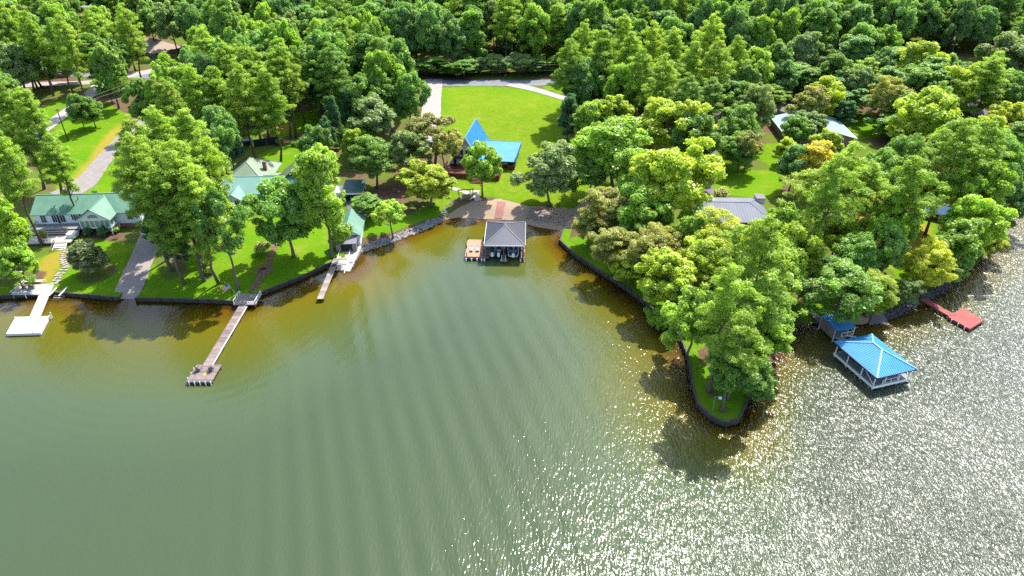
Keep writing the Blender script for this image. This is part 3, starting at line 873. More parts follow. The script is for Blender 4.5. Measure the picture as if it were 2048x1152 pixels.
PROTO = {}
def broad_proto(key, seed, H=15.0, Rc=6.0, z0=4.0, n=64, per=370, la=0.235, lb=0.15, cr=(0.7, 2.0), flat_=0.8, dens=1.0, bark=None, leafm=None, conic=0.0):
    rng = np.random.default_rng(seed)
    lob = lobes(rng)
    zc, hz = (H + z0) / 2, (H - z0) / 2
    C, Rr, T = [], [], []
    for i in range(n):
        q = rng.normal(size=3); q /= np.linalg.norm(q)
        if q[2] < -0.75:
            q[2] *= -1
        rr = rng.uniform(0.30, 1.0) ** 0.45
        f = float(lob(q)) * rr
        zz = q[2] * f
        wcon = 1 - conic * max(0, (zz + 1) / 2)
        r = rng.uniform(*cr)
        C.append((q[0] * (Rc - 1.1) * f * wcon, q[1] * (Rc - 1.1) * f * wcon, zc + zz * (hz - 0.8)))
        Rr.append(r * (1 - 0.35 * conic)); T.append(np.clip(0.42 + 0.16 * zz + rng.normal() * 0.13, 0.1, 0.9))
    main, RR0 = list(C), list(Rr)
    k = 3
    C, Rr, T = [], [], np.array(T)
    for c_, r_ in zip(main, RR0):
        for j in range(k):
            o_ = rng.normal(size=3); o_ /= np.linalg.norm(o_)
            C.append(tuple(np.array(c_) + o_ * r_ * 0.62 * np.array([1, 1, 0.75]))); Rr.append(r_ * rng.uniform(0.42, 0.72))
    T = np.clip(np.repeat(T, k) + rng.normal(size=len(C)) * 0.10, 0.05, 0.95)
    per = per * 0.42
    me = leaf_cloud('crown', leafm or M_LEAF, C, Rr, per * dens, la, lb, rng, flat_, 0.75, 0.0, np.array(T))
    order = rng.permutation(n)[:16]
    tr = wood_mesh('trunk', bark or M_BARK2, H, 0.30, [main[i] for i in order], rng, 0.8, 0.3)
    PROTO.setdefault(key, []).append((me, tr, H, 2 * Rc))

def pine_proto(key, seed, H=27.0, Rc=5.0, z0=12.5, n=50, per=100, gap=0.0):
    rng = np.random.default_rng(seed)
    C, Rr, T, tips = [], [], [], []
    lob = lobes(rng)
    ga = rng.uniform(0, 6)
    for i in range(n):
        f = (i + rng.uniform(0, 1)) / n                  # 0 bottom of the crown .. 1 top
        z = z0 + (H - z0 - 0.6) * f ** 0.92
        prof = (0.66 + 0.34 * math.sin(min(1, f / 0.3) * math.pi / 2)) * (1 - max(0, (f - 0.3) / 0.7) ** 1.7 * 0.84)
        th = ga + i * 2.39996 + rng.normal() * 0.35
        q = np.array([math.cos(th), math.sin(th), 0.0])
        r = max(0.5, Rc * prof * float(lob(q)) * rng.uniform(0.72, 1.05) - 0.5)
        if f < 0.3 and rng.uniform() < 0.25 + gap:
            continue
        rise = rng.uniform(0.0, 0.30)
        tip = (q[0] * r, q[1] * r, z + rise * r); tips.append(tip)
        for g in (1.0, 0.78, 0.55, 0.34):
            if r * g < 0.7 and g < 1:
                continue
            if rng.uniform() < 0.10 + gap * 0.5:
                continue
            side = rng.normal() * 0.28 * r * g
            C.append((q[0] * r * g - q[1] * side, q[1] * r * g + q[0] * side, z + rise * r * g + rng.normal() * 0.25))
            Rr.append(rng.uniform(0.55, 1.05) * (1.12 - 0.3 * f))
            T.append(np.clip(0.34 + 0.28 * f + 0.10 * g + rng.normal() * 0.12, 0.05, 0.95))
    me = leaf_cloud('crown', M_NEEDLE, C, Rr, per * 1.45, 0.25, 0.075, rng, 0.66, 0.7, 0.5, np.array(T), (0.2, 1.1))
    tr = wood_mesh('trunk', M_BARK, H, 0.31, tips, rng, 0.96, 0.36)
    PROTO.setdefault(key, []).append((me, tr, H, 2 * Rc))

for s in range(5):
    pine_proto('pine', 11 + s, 27, 5.0, [9.5, 8.0, 11.0, 9.0, 7.0][s], [54, 60, 50, 56, 62][s])
for s in range(2):
    pine_proto('thinpine', 31 + s, 27, 5.0, 12.5, 44, 100, 0.14)
for s in range(5):
    broad_proto('oak', 41 + s, z0=[2.6, 2.2, 3.2, 2.0, 2.6][s], n=[78, 84, 72, 88, 76][s])
for s in range(2):
    broad_proto('openoak', 61 + s, z0=4.5, n=44, per=240, la=0.21, lb=0.135, cr=(0.8, 1.6))
for s in range(3):
    broad_proto('feathery', 71 + s, z0=2.6, n=86, per=300, la=0.22, lb=0.085, cr=(0.9, 1.6), flat_=0.55)
for s in range(2):
    broad_proto('cedar', 81 + s, z0=0.8, n=90, per=190, la=0.28, lb=0.12, cr=(1.0, 1.6), conic=0.55, leafm=M_NEEDLE)
for s in range(2):
    broad_proto('tall', 91 + s, H=22, Rc=5.5, z0=3.0, n=96, per=320, la=0.24, lb=0.155)
broad_proto('shrub', 101, H=3.0, Rc=2.0, z0=0.1, n=34, per=120, la=0.13, lb=0.08, cr=(0.4, 0.75), leafm=M_GLOSSY)
broad_proto('shrub', 102, H=3.0, Rc=2.0, z0=0.1, n=30, per=120, la=0.13, lb=0.08, cr=(0.4, 0.75))
broad_proto('magnolia', 111, H=8, Rc=4.2, z0=0.4, n=84, per=150, la=0.22, lb=0.12, cr=(0.7, 1.15), conic=0.25, leafm=M_GLOSSY)

TINT = {'pine': (0.1817, 0.2825, 0.02907), 'pinelt': (0.2241, 0.3291, 0.03626), 'pinedk': (0.1328, 0.2313, 0.03817), 'green': (0.1402, 0.2575, 0.0341), 'bright': (0.2003, 0.3292, 0.0247),
        'yellow': (0.3162, 0.3637, 0.0233), 'lime': (0.287, 0.3669, 0.0247), 'olive': (0.2337, 0.2487, 0.053), 'grey': (0.1736, 0.245, 0.075), 'dark': (0.0726, 0.1598, 0.0565),
        'gold': (0.4216, 0.3526, 0.0299), 'mag': (0.1469, 0.1758, 0.0607), 'wood': (0.1347, 0.248, 0.0565)}
NAMES = {'pine': 'pine_tree', 'thinpine': 'pine_tree', 'oak': 'broadleaf_tree', 'openoak': 'oak_tree', 'feathery': 'feathery_tree', 'cedar': 'evergreen_tree', 'tall': 'broadleaf_tree', 'shrub': 'shrub', 'magnolia': 'magnolia_tree'}
CATS = {'shrub': 'shrub'}
TREES = []            # (x, y, radius) of everything planted
trng = random.Random(77)
def plant(x, y, H, d, kind, tint, label, group=None, lean=0.0):
    pr = PROTO[kind][trng.randrange(len(PROTO[kind]))]
    root = thing(NAMES[kind], label, CATS.get(kind, 'tree'), (x, y, gz(x, y) - 0.05), trng.uniform(0, 6.28), group)
    sc = (d / pr[3], d / pr[3] * trng.uniform(0.92, 1.08), H / pr[2])
    t = link('trunk', pr[1], root); t.scale = (H / pr[2] if kind in ('pine', 'thinpine', 'tall') else sc[0], H / pr[2] if kind in ('pine', 'thinpine', 'tall') else sc[1], sc[2])
    c = link('crown', pr[0], root); c.scale = sc
    tc = TINT[tint]
    k = trng.uniform(0.92, 1.08)
    c.color = (tc[0] * k * trng.uniform(.95, 1.05), tc[1] * k, tc[2] * k, 1)
    TREES.append((x, y, d / 2))
    return root

def tree(mode, px, py, H, d, kind, tint, label, group=None):
    """mode b: the pixel is the foot of the trunk; t: the pixel is the tip of the crown"""
    if mode == 'b':
        p = on(px, py)
    else:
        p = on(px, py, H * 0.985)
    return plant(p.x, p.y, H, d, kind, tint, label, group)

GP = {'corner': 'pines standing in a row by the pale road at top left', 'mid': 'pines massed between the two green-roofed houses', 'north': 'pines massed behind the sage-roofed house', 'field': 'pines along the right side of the mown field', 'rwood': 'trees filling the right-hand wood'}
T = [
 # left edge
 ('b', 86, 492, 27, 9, 'pine', 'pine', 'tall pine rising through the left white deck of the green-roofed house'),
 ('b', 54, 465, 28, 9.5, 'pine', 'pine', 'tall pine just left of the green-roofed house at photo edge'),
 ('t', 42, 176, 27, 10.5, 'pine', 'pine', 'big leafy pine behind the left green-roofed house, crown over the driveway'),
 ('t', 5, 168, 27, 11, 'pine', 'pine', 'pine whose crown touches the left photo edge above the others'),
 ('t', 92, 268, 22, 9, 'pine', 'pine', 'shorter pine overhanging the gravel drive left of the green roof'),
 ('b', 38, 556, 22, 9, 'pine', 'pinelt', 'leaning pine on the brown mulch behind the white dock'),
 ('t', -28, 382, 19, 10, 'oak', 'bright', 'bright leafy tree at left edge beside the white deck'),
 ('t', 8, 492, 10, 8, 'oak', 'bright', 'low leafy tree at left edge near the seawall'),
 ('t', 32, 482, 6, 4.5, 'oak', 'lime', 'small yellow-green tree at the foot of the leaning pine'),
 # upper left
 ('b', 24, 166, 28, 8.5, 'pine', 'pine', None, 'corner'), ('b', 52, 188, 28, 8, 'pine', 'pine', None, 'corner'), ('b', 68, 182, 28, 8, 'pine', 'pine', None, 'corner'),
 ('b', 76, 177, 27, 8, 'pine', 'pine', None, 'corner'), ('b', 84, 174, 28, 8, 'pine', 'pine', None, 'corner'), ('b', 107, 192, 28, 9, 'pine', 'pine', None, 'corner'),
 ('b', 8, 150, 28, 9, 'pine', 'pine', None, 'corner'), ('b', 40, 140, 28, 9, 'pine', 'pinelt', None, 'corner'),
 ('b', 178, 222, 30, 10, 'pine', 'pine', 'tallest pine beside the pale concrete driveway'),
 ('b', 150, 190, 26, 10, 'pine', 'pine', 'full pine just left of the pale concrete driveway'),
 ('b', 220, 170, 26, 10, 'pine', 'pinelt', 'pine standing on the pale road in front of the grey roof'),
 ('b', 285, 167, 27, 10, 'pine', 'pinelt', 'slim pine whose dark trunk crosses the pale road by the beige roof'),
 ('t', 190, 12, 21, 14, 'oak', 'bright', 'bright yellow-green tree in front of the far pond'),
 ('t', 240, 32, 20, 12, 'oak', 'bright', 'bright green tree left of the beige roof'),
 ('t', 120, 45, 21, 13, 'oak', 'lime', 'rounded light tree left of the far pond'),
 ('t', 215, 75, 18, 11, 'oak', 'green', 'green tree between grey roof and beige roof'),
 ('b', 170, 262, 12, 7, 'oak', 'green', 'small tree by the utility pole on the mulch bed'),
 ('b', 192, 255, 9, 7, 'oak', 'green', 'bushy small tree on the mulch bed beside yellow grass'),
 ('b', 225, 205, 10, 8, 'oak', 'green', 'low bushy tree under the power lines'),
 ('b', 100, 172, 7, 6, 'oak', 'bright', 'low bright bush tree beneath the row of pines'),
 ('b', 243, 190, 8, 6, 'cedar', 'dark', 'dark low evergreen beside the pale road bend'),
 ('t', 285, 0, 21, 13, 'oak', 'green', 'dark green tree left behind the beige roof'),
 ('t', 330, 2, 21, 13, 'oak', 'grey', 'grey-green tree directly behind the beige roof'),
 ('t', 375, 5, 21, 12, 'oak', 'wood', 'tall dark tree right behind the beige roof'),
 ('t', 420, 0, 20, 11, 'oak', 'green', 'bright green tree left of the white far roof'),
 ('t', 445, 15, 18, 10, 'openoak', 'grey', 'sparse grey tree below the white far roof'),
 # mass between the houses
 ('b', 344, 542, 30, 11.5, 'thinpine', 'pine', 'tall pine on mulch right of the concrete ramp'),
 ('b', 408, 563, 28, 11, 'thinpine', 'pine', 'front pine of the pair in a plant bed on the left lawn'),
 ('b', 411, 545, 26, 10, 'thinpine', 'pine', 'rear pine of the pair in a plant bed on the left lawn'),
 ('b', 478, 580, 23, 12, 'openoak', 'green', 'broad tree by the flag and brown dock'),
 ('t', 255, 235, 28, 12, 'pine', 'pine', None, 'mid'), ('t', 325, 160, 27, 12, 'pine', 'pine', None, 'mid'), ('t', 365, 215, 27, 12, 'pine', 'pinelt', None, 'mid'), ('t', 300, 215, 27, 12, 'pine', 'pine', None, 'mid'),
 ('t', 340, 280, 28, 12, 'pine', 'pine', None, 'mid'), ('t', 395, 262, 26, 10, 'pine', 'pine', None, 'mid'), ('t', 265, 290, 26, 11, 'pine', 'pine', None, 'mid'), ('t', 375, 330, 26, 11, 'pine', 'pinelt', None, 'mid'),
 ('t', 300, 330, 26, 11, 'pine', 'pine', None, 'mid'), ('t', 420, 130, 26, 11, 'pine', 'pine', None, 'mid'), ('t', 375, 130, 27, 11, 'pine', 'pinelt', None, 'mid'),
 ('t', 425, 208, 20, 10, 'oak', 'wood', 'dark broad tree behind the pines left of the sage roof'),
 ('t', 448, 248, 13, 9, 'oak', 'dark', 'very dark tree left of the black screened pen'),
 ('t', 300, 420, 9, 8, 'cedar', 'dark', 'dark evergreen on mulch behind the tall ramp pine'),
 ('t', 350, 465, 8, 7, 'cedar', 'dark', 'dark bush on mulch between the lawn pines'),
 # north of house two
 ('t', 400, 55, 26, 12, 'pine', 'pinelt', None, 'north'), ('t', 440, 85, 26, 12, 'pine', 'pine', None, 'north'), ('t', 500, 95, 27, 11, 'pine', 'pine', None, 'north'),
 ('t', 475, 130, 27, 11, 'pine', 'pine', None, 'north'), ('t', 560, 90, 27, 11, 'pine', 'pine', None, 'north'), ('t', 525, 135, 26, 11, 'pine', 'pine', None, 'north'),
 ('b', 580, 277, 26, 10, 'pine', 'pine', 'pine with bare trunk in front of the white gas tank'),
 ('b', 611, 246, 24, 9, 'pine', 'pine', 'pine with bare trunk on the sunny strip right of the tank'),
 ('b', 523, 288, 28, 12, 'pine', 'pine', 'pine with pale trunk beside the black screened pen'),
 ('b', 655, 203, 27, 11, 'pine', 'pine', 'left of two pines rising in front of the dark wood'),
 ('b', 703, 206, 27, 12, 'pine', 'pine', 'right of two pines rising in front of the dark wood'),
 ('t', 470, 32, 22, 13, 'oak', 'bright', 'pale yellow-green tree below the white far roof'),
 ('t', 560, 28, 20, 13, 'oak', 'grey', 'silvery grey-green tree right of the white far roof'),
 ('t', 515, 40, 20, 11, 'oak', 'bright', 'bright tree between white far roof and silvery tree'),
 ('t', 795, 78, 24, 14, 'oak', 'green', 'tall green tree left of the gravel drive entrance'),
 ('t', 755, 98, 23, 14, 'oak', 'bright', 'broad bright tree left of the road junction'),
 ('t', 812, 142, 19, 12, 'oak', 'green', 'rounded green tree hugging the pale gravel drive'),
 ('t', 745, 150, 17, 12, 'oak', 'green', 'green tree in front of the two tall trees by the road'),
 ('t', 660, 192, 15, 8, 'cedar', 'dark', 'tall dark evergreen right of the sunny strip'),
 ('t', 648, 232, 11, 8, 'cedar', 'dark', 'lower dark evergreen right of the sunny strip'),
 ('t', 690, 175, 14, 9, 'cedar', 'dark', 'dark evergreen under the two tall pines'),
 ('t', 742, 195, 16, 17, 'oak', 'grey', 'wide grey-green tree above the carport'),
 ('t', 742, 272, 14, 14, 'feathery', 'green', 'rounded layered tree right behind the dark green carport'),
 ('t', 700, 255, 11, 8, 'oak', 'lime', 'small yellow-green tree behind the carport'),
 ('t', 862, 222, 16, 19, 'openoak', 'olive', 'sprawling olive oak in front of the gravel drive'),
 ('t', 888, 258, 14, 11, 'openoak', 'olive', 'olive oak leaning over the blue roofed house'),
 ('t', 810, 260, 14, 11, 'oak', 'grey', 'grey-green tree left of the sprawling olive oak'),
 ('t', 620, 250, 17, 11, 'oak', 'green', 'leafy tree behind the sage roof and right of the pen'),
 ('b', 664, 517, 27, 11.5, 'tall', 'bright', 'tall bright tree left of the green boat shed'),
 ('b', 588, 514, 19, 15, 'oak', 'green', 'wide open-crowned oak on lawn in front of the teal roof'),
 ('t', 857, 332, 11, 12, 'oak', 'yellow', 'yellow-green tree on the bank left of the wooden swing'),
 ('b', 785, 478, 9.5, 9.5, 'openoak', 'bright', 'small spreading tree on the riprap right of the boat shed'),
 ('t', 735, 390, 6, 8, 'oak', 'green', 'rounded bush right of the carport'),
 ('t', 668, 466, 4, 3.6, 'oak', 'bright', 'ivy bush at the foot of the tall bright tree'),
 ('b', 965, 392, 14.5, 10, 'oak', 'bright', 'neat round tree in front of the blue house steps'),
 ('b', 1098, 413, 16.5, 14.5, 'oak', 'grey', 'grey-green oak on the rubble beach right of the boathouse'),
 # right of the field
 ('t', 1170, 42, 27, 12, 'pine', 'pine', None, 'field'), ('t', 1210, 58, 27, 12, 'pine', 'pine', None, 'field'), ('t', 1140, 80, 25, 11, 'pine', 'pine', None, 'field'), ('b', 1237, 194, 27, 11, 'pine', 'pinelt', None, 'field'),
 ('t', 1310, 45, 27, 12, 'pine', 'pinelt', None, 'field'), ('t', 1352, 55, 27, 12, 'pine', 'pinelt', None, 'field'), ('t', 1430, 25, 28, 12, 'pine', 'pinelt', None, 'field'), ('t', 1392, 80, 26, 11, 'pine', 'pinelt', None, 'field'),
 ('t', 1440, 78, 27, 12, 'pine', 'pine', None, 'field'), ('t', 1332, 110, 25, 11, 'pine', 'pine', None, 'field'), ('t', 1285, 95, 25, 11, 'pine', 'pine', None, 'field'), ('t', 1480, 70, 25, 11, 'pine', 'pine', None, 'field'),
 ('t', 1165, 115, 20, 11, 'oak', 'wood', None, 'field'), ('t', 1380, 150, 22, 11, 'pine', 'pinedk', None, 'field'), ('t', 1430, 155, 20, 11, 'pine', 'pinedk', None, 'field'), ('t', 1300, 165, 14, 10, 'oak', 'green', None, 'field'),
 ('t', 1140, 190, 14, 11, 'cedar', 'dark', 'very dark evergreen at the right edge of the mown field'),
 ('t', 1165, 165, 12, 9, 'oak', 'green', 'green tree where the field drive enters the wood'),
 ('t', 1182, 200, 15, 11, 'oak', 'bright', 'vivid green tree right of the dark evergreen by the field'),
 ('t', 1235, 190, 15, 13, 'oak', 'lime', 'yellow-tinged tree behind the big round trees right of the field'),
 ('t', 1345, 197, 18, 19, 'oak', 'lime', 'very large rounded yellow-green tree left of the asphalt drive'),
 ('t', 1232, 236, 20, 21, 'oak', 'bright', 'largest round tree right of the blue-roofed house'),
 ('t', 1350, 290, 22, 18, 'oak', 'lime', 'big bright tree left of the white car'),
 ('t', 1300, 370, 16, 14, 'oak', 'bright', 'green tree under the big bright tree left of the grey roof'),
 ('t', 1215, 380, 13, 14, 'feathery', 'olive', 'olive feathery tree near the clay slope behind the seawall'),
 ('t', 1180, 415, 10, 9, 'feathery', 'olive', 'small olive tree at the rubble beach end of the seawall'),
 ('t', 1238, 455, 12, 12, 'feathery', 'olive', 'olive feathery tree on the seawall lawn, left one'),
 ('t', 1312, 455, 13, 12, 'feathery', 'olive', 'olive feathery tree on the seawall lawn, right one'),
 ('t', 1262, 500, 9, 9, 'feathery', 'lime', 'low yellowish tree over the seawall bend'),
 ('t', 1345, 505, 14, 13, 'oak', 'lime', 'yellow-topped tree leaning over the middle of the long seawall'),
 ('t', 1325, 610, 6, 6, 'oak', 'bright', 'low bright tree hanging over the seawall below the yellow-topped tree'),
 ('t', 1448, 436, 15, 15, 'feathery', 'yellow', 'large yellow feathery tree in front of the grey roof'),
 ('t', 1420, 470, 14, 12, 'feathery', 'lime', 'yellow-green tree left of the large yellow feathery tree'),
 ('b', 1417, 784, 24, 9.5, 'thinpine', 'pinelt', 'pine on the point, left of the pair, with bare trunk'),
 ('b', 1443, 824, 19, 8, 'thinpine', 'pine', 'pine nearest the tip of the point by the thin pale pole'),
 ('b', 1490, 750, 19, 9.5, 'thinpine', 'pine', 'pine on the right side of the wooded point'),
 ('b', 1475, 705, 27, 11.5, 'thinpine', 'pine', 'pine in the middle of the wooded point'),
 ('t', 1400, 580, 15, 11, 'oak', 'bright', 'leafy tree behind the pines on the wooded point'),
 ('t', 1480, 640, 12, 10, 'oak', 'bright', 'bushy tree beneath the pines on the wooded point'),
 ('t', 1540, 620, 11, 10, 'oak', 'bright', 'bushy tree overhanging the glittering water right of the point'),
 ('t', 1500, 700, 8, 7, 'oak', 'green', 'low dark green tree at the right tip of the point'),
 # right shore
 ('b', 1616, 560, 27, 11, 'thinpine', 'pinelt', 'tall pine with dark leaning trunk on brown litter left of the blue shelter'),
 ('b', 1762, 540, 25, 12, 'thinpine', 'pine', 'tall pine between the yellow lawn and the blue shelter'),
 ('b', 1850, 470, 27, 14, 'thinpine', 'pine', 'tall pine in front of the small slate-blue cottage'),
 ('b', 1655, 482, 23, 10, 'thinpine', 'pinelt', 'pine left of the sunny yellow lawn on the right'),
 ('b', 1900, 460, 26, 12, 'thinpine', 'pine', 'pine right of the small slate-blue cottage'),
 ('t', 1580, 415, 17, 11, 'oak', 'bright', 'green tree just right of the grey roof'),
 ('t', 1605, 440, 16, 11, 'oak', 'lime', 'yellow-green tree left of the leaning pine trunk'),
 ('t', 1570, 480, 15, 11, 'oak', 'bright', 'green tree left of the brown litter patch'),
 ('t', 1640, 282, 14, 11, 'oak', 'gold', 'golden tree in front of the pale teal roof'),
 ('t', 1600, 285, 13, 10, 'oak', 'wood', 'dark green tree left below the golden tree'),
 ('t', 1630, 172, 13, 11, 'oak', 'olive', 'olive tree beside the dark parking patch'),
 ('t', 1625, 224, 10, 10, 'oak', 'grey', 'silvery tree covering the middle of the pale teal roof'),
 ('t', 1578, 272, 8, 6, 'oak', 'lime', 'small lime tree at the corner of the pale teal roof'),
 ('t', 1520, 168, 17, 13, 'feathery', 'grey', 'pale feathery tree behind the pale teal roof'),
 ('t', 1490, 205, 16, 13, 'feathery', 'green', 'feathery tree right of the asphalt drive bend'),
 ('t', 1503, 258, 12, 10, 'openoak', 'olive', 'olive tree on the round mulch bed of the right yard'),
 ('t', 1490, 265, 11, 10, 'oak', 'green', 'green tree on the round mulch bed of the right yard'),
 ('t', 1660, 150, 15, 12, 'oak', 'lime', 'yellow-topped tree behind the golden tree'),
 ('t', 1700, 202, 9, 10, 'cedar', 'dark', 'round dark evergreen beyond the pale teal roof'),
 ('t', 1788, 155, 16, 13, 'feathery', 'olive', 'gold-tipped tree right of the round dark evergreen'),
 ('t', 1878, 178, 20, 18, 'oak', 'lime', 'big yellow-green tree left of the far grey house'),
 ('b', 1950, 240, 22, 12, 'pine', 'pine', 'pine whose dark trunk stands before the far grey house'),
 ('t', 2036, 205, 17, 13, 'oak', 'yellow', 'yellow tree at the right edge above the shore'),
 ('t', 1990, 228, 16, 11, 'oak', 'lime', 'light tree right of the far grey house'),
 ('t', 2020, 275, 19, 13, 'oak', 'green', 'green tree at the right edge below the yellow one'),
 ('t', 1985, 320, 20, 12, 'oak', 'bright', 'tall bright tree above the right shoreline'),
 ('t', 2035, 340, 15, 12, 'oak', 'wood', 'dark tree at the right edge beside the inlet'),
 ('t', 1820, 265, 19, 12, 'feathery', 'green', 'green tree beyond the sunny yellow lawn'),
 ('t', 1780, 300, 17, 11, 'oak', 'green', 'green tree at the far side of the sunny yellow lawn'),
 ('t', 1850, 320, 15, 11, 'oak', 'lime', 'light tree behind the small slate-blue cottage'),
 ('t', 1930, 235, 18, 12, 'oak', 'bright', 'bright tree below the far grey house'),
 ('t', 1872, 492, 12, 11, 'feathery', 'yellow', 'yellow-green tree above the foot of the red dock'),
 ('t', 1935, 440, 14, 13, 'oak', 'bright', 'tree bowing over the water right of the red dock foot'),
 ('t', 1905, 500, 9, 9, 'oak', 'green', 'drooping tree at the waterline above the red dock'),
 ('t', 1702, 525, 14, 15, 'feathery', 'green', 'drooping green tree half covering the small blue shelter'),
 ('t', 1760, 545, 10, 10, 'feathery', 'lime', 'light green tree above the small concrete ramp'),
 ('t', 1655, 515, 7, 7, 'cedar', 'dark', 'very dark bush near the leaning pine trunk'),
 ('t', 1790, 450, 14, 10, 'oak', 'green', 'green tree in the middle of the right-hand bank'),
 ('t', 1985, 462, 7, 7, 'oak', 'yellow', 'yellow bush leaning over the inlet water at right'),
 ('t', 1820, 560, 7, 7, 'feathery', 'grey', 'grey-stemmed bush above the dark riprap'),
 ('t', 1730, 470, 12, 10, 'oak', 'green', 'dark leafy tree at the left of the yellow lawn strip'),
 # canopy right of the cove
 ('t', 1285, 300, 17, 14, 'oak', 'bright', 'green tree between the largest round tree and the big bright tree'),
 ('t', 1185, 305, 13, 11, 'oak', 'green', 'dark-sided tree behind the grey-green beach oak'),
 ('t', 1395, 225, 17, 13, 'oak', 'green', 'green tree over the upper bend of the asphalt drive'),
 ('t', 1400, 425, 14, 11, 'oak', 'bright', 'bright tree hiding the left end of the grey roof'),
 ('t', 1500, 462, 14, 11, 'feathery', 'lime', 'lime feathery tree below the right end of the grey roof'),
 ('t', 1545, 545, 13, 11, 'oak', 'bright', 'bright tree between the point and the leaning pine trunk'),
 ('t', 1645, 335, 18, 11, 'thinpine', 'pinelt', 'thin pine below the golden tree on the right'),
 ('t', 1745, 325, 21, 11, 'thinpine', 'pine', 'thin pine rising from the sunny yellow lawn'),
 ('t', 1805, 385, 17, 11, 'oak', 'bright', 'bright tree left of the slate-blue cottage'),
 ('t', 1960, 385, 16, 12, 'oak', 'bright', 'bright tree right of the slate-blue cottage by the shore'),
 ('t', 1690, 425, 12, 9, 'oak', 'lime', 'lime tree on the near side of the sunny yellow lawn'),
 ('t', 1600, 232, 10, 9, 'oak', 'green', 'green tree in front of the left half of the pale teal roof'),
 ('t', 1480, 690, 11, 9, 'oak', 'green', 'dense green tree low on the right flank of the point'),
 ('t', 1512, 715, 9, 8, 'oak', 'green', 'bushy green tree overhanging the right edge of the point'),
 ('t', 1265, 62, 26, 12, 'pine', 'pine', None, 'field'), ('t', 1245, 125, 20, 11, 'oak', 'bright', None, 'field'), ('t', 1205, 120, 18, 11, 'oak', 'green', None, 'field'), ('t', 1500, 165, 16, 12, 'oak', 'green', None, 'field'),
 ('t', 1655, 258, 12, 9, 'oak', 'lime', 'yellowish tree on the ridge line of the pale teal roof'),
 # right wood
 ('t', 1560, 80, 20, 14, 'oak', 'green', None, 'rwood'), ('t', 1620, 62, 19, 14, 'oak', 'grey', None, 'rwood'), ('t', 1680, 105, 17, 13, 'oak', 'green', None, 'rwood'), ('t', 1735, 42, 20, 16, 'oak', 'green', None, 'rwood'),
 ('t', 1785, 50, 20, 13, 'oak', 'bright', None, 'rwood'), ('t', 1850, 80, 20, 17, 'oak', 'lime', None, 'rwood'), ('t', 1925, 128, 18, 14, 'oak', 'lime', None, 'rwood'), ('t', 1995, 112, 23, 14, 'pine', 'pine', None, 'rwood'),
 ('t', 2035, 60, 22, 18, 'oak', 'grey', None, 'rwood'), ('t', 1520, 95, 20, 13, 'oak', 'bright', None, 'rwood'), ('t', 1780, 95, 16, 12, 'oak', 'wood', None, 'rwood'), ('t', 1830, 130, 15, 12, 'oak', 'green', None, 'rwood'),
 ('t', 1730, 130, 15, 12, 'oak', 'grey', None, 'rwood'), ('t', 2040, 140, 18, 13, 'oak', 'green', None, 'rwood'), ('t', 1575, 120, 16, 12, 'oak', 'wood', None, 'rwood'), ('t', 1490, 125, 18, 12, 'oak', 'green', None, 'rwood'),
]
GLABEL = {'corner': 'slim pine in the row by the pale road', 'mid': 'pine in the clump between the two green-roofed houses',
          'north': 'pine in the stand behind the sage-roofed house', 'field': 'tree in the tall stand right of the mown field', 'rwood': 'broad tree in the closed canopy of the upper right wood'}
for t in T:
    key = t[8] if len(t) > 8 else None
    tree(*t[:7], t[7] or GLABEL[key], GP.get(key))

# shrubs
for mode, x, y, H, d, tn, lab in (
    ('b', 180, 472, 2.6, 3.6, 'dark', 'clipped round dark shrub under sunroom, left one'), ('b', 209, 472, 2.8, 3.9, 'dark', 'clipped round dark shrub under sunroom, right one'),
    ('b', 234, 466, 1.6, 2.4, 'bright', 'small bright shrub on red mulch right of the sunroom'), ('b', 527, 505, 3.0, 5.5, 'olive', 'wide mottled shrub on lawn left of the brick path'),
    ('b', 1440, 398, 3.2, 6.0, 'olive', 'long clipped olive hedge in front of the grey roof'), ('b', 90, 484, 3.4, 3.0, 'olive', 'thin bare-ish shrub growing through the white deck'),
    ('b', 420, 548, 1.4, 2.6, 'bright', 'leafy plants around the pair of lawn pines'), ('b', 560, 290, 2.2, 3.4, 'green', 'bush beside the black screened pen'),
    ('b', 590, 292, 1.8, 3.0, 'bright', 'low bush right of the pen under the pine'), ('b', 190, 388, 1.2, 2.4, 'green', 'row shrub where the gravel drive meets the house')):
    p = on(x, y); pr = plant(p.x, p.y, H, d, 'shrub', tn, lab)
p = on(182, 548); plant(p.x, p.y, 7.6, 8.6, 'magnolia', 'mag', 'glossy rounded magnolia on a mulch ring by the white dock')

# ---- the wood behind the road: the nearest rows tree by tree, the rest as one mass
def is_clear(x, y, polys=LAWNS):
    X = np.array([x]); Y = np.array([y])
    return not any(inside(p, X, Y)[0] for p in polys)
frng = random.Random(5)
def pick_kind(r):
    return r.choices([('oak', 'green'), ('oak', 'wood'), ('oak', 'bright'), ('tall', 'green'), ('tall', 'wood'), ('pine', 'pine'), ('pine', 'pinedk'), ('oak', 'grey')], [4, 4, 2, 4, 4, 2, 2, 1.5])[0]
KEEP_OUT = []         # (x, y, r) yards of the far houses
KEEP_OUT += [(-141, 274, 17), (-146, 256, 10)]
for px, py, z, r in ((320, 85, 7, 15), (200, 105, 8, 10), (485, 8, 8, 13), (1950, 212, 7, 12), (1620, 255, 6, 15), (80, 295, 3, 8), (1870, 410, 4, 6), (540, 235, 3, 5)):
    q = at(px, py, z); KEEP_OUT.append((q.x, q.y, r))
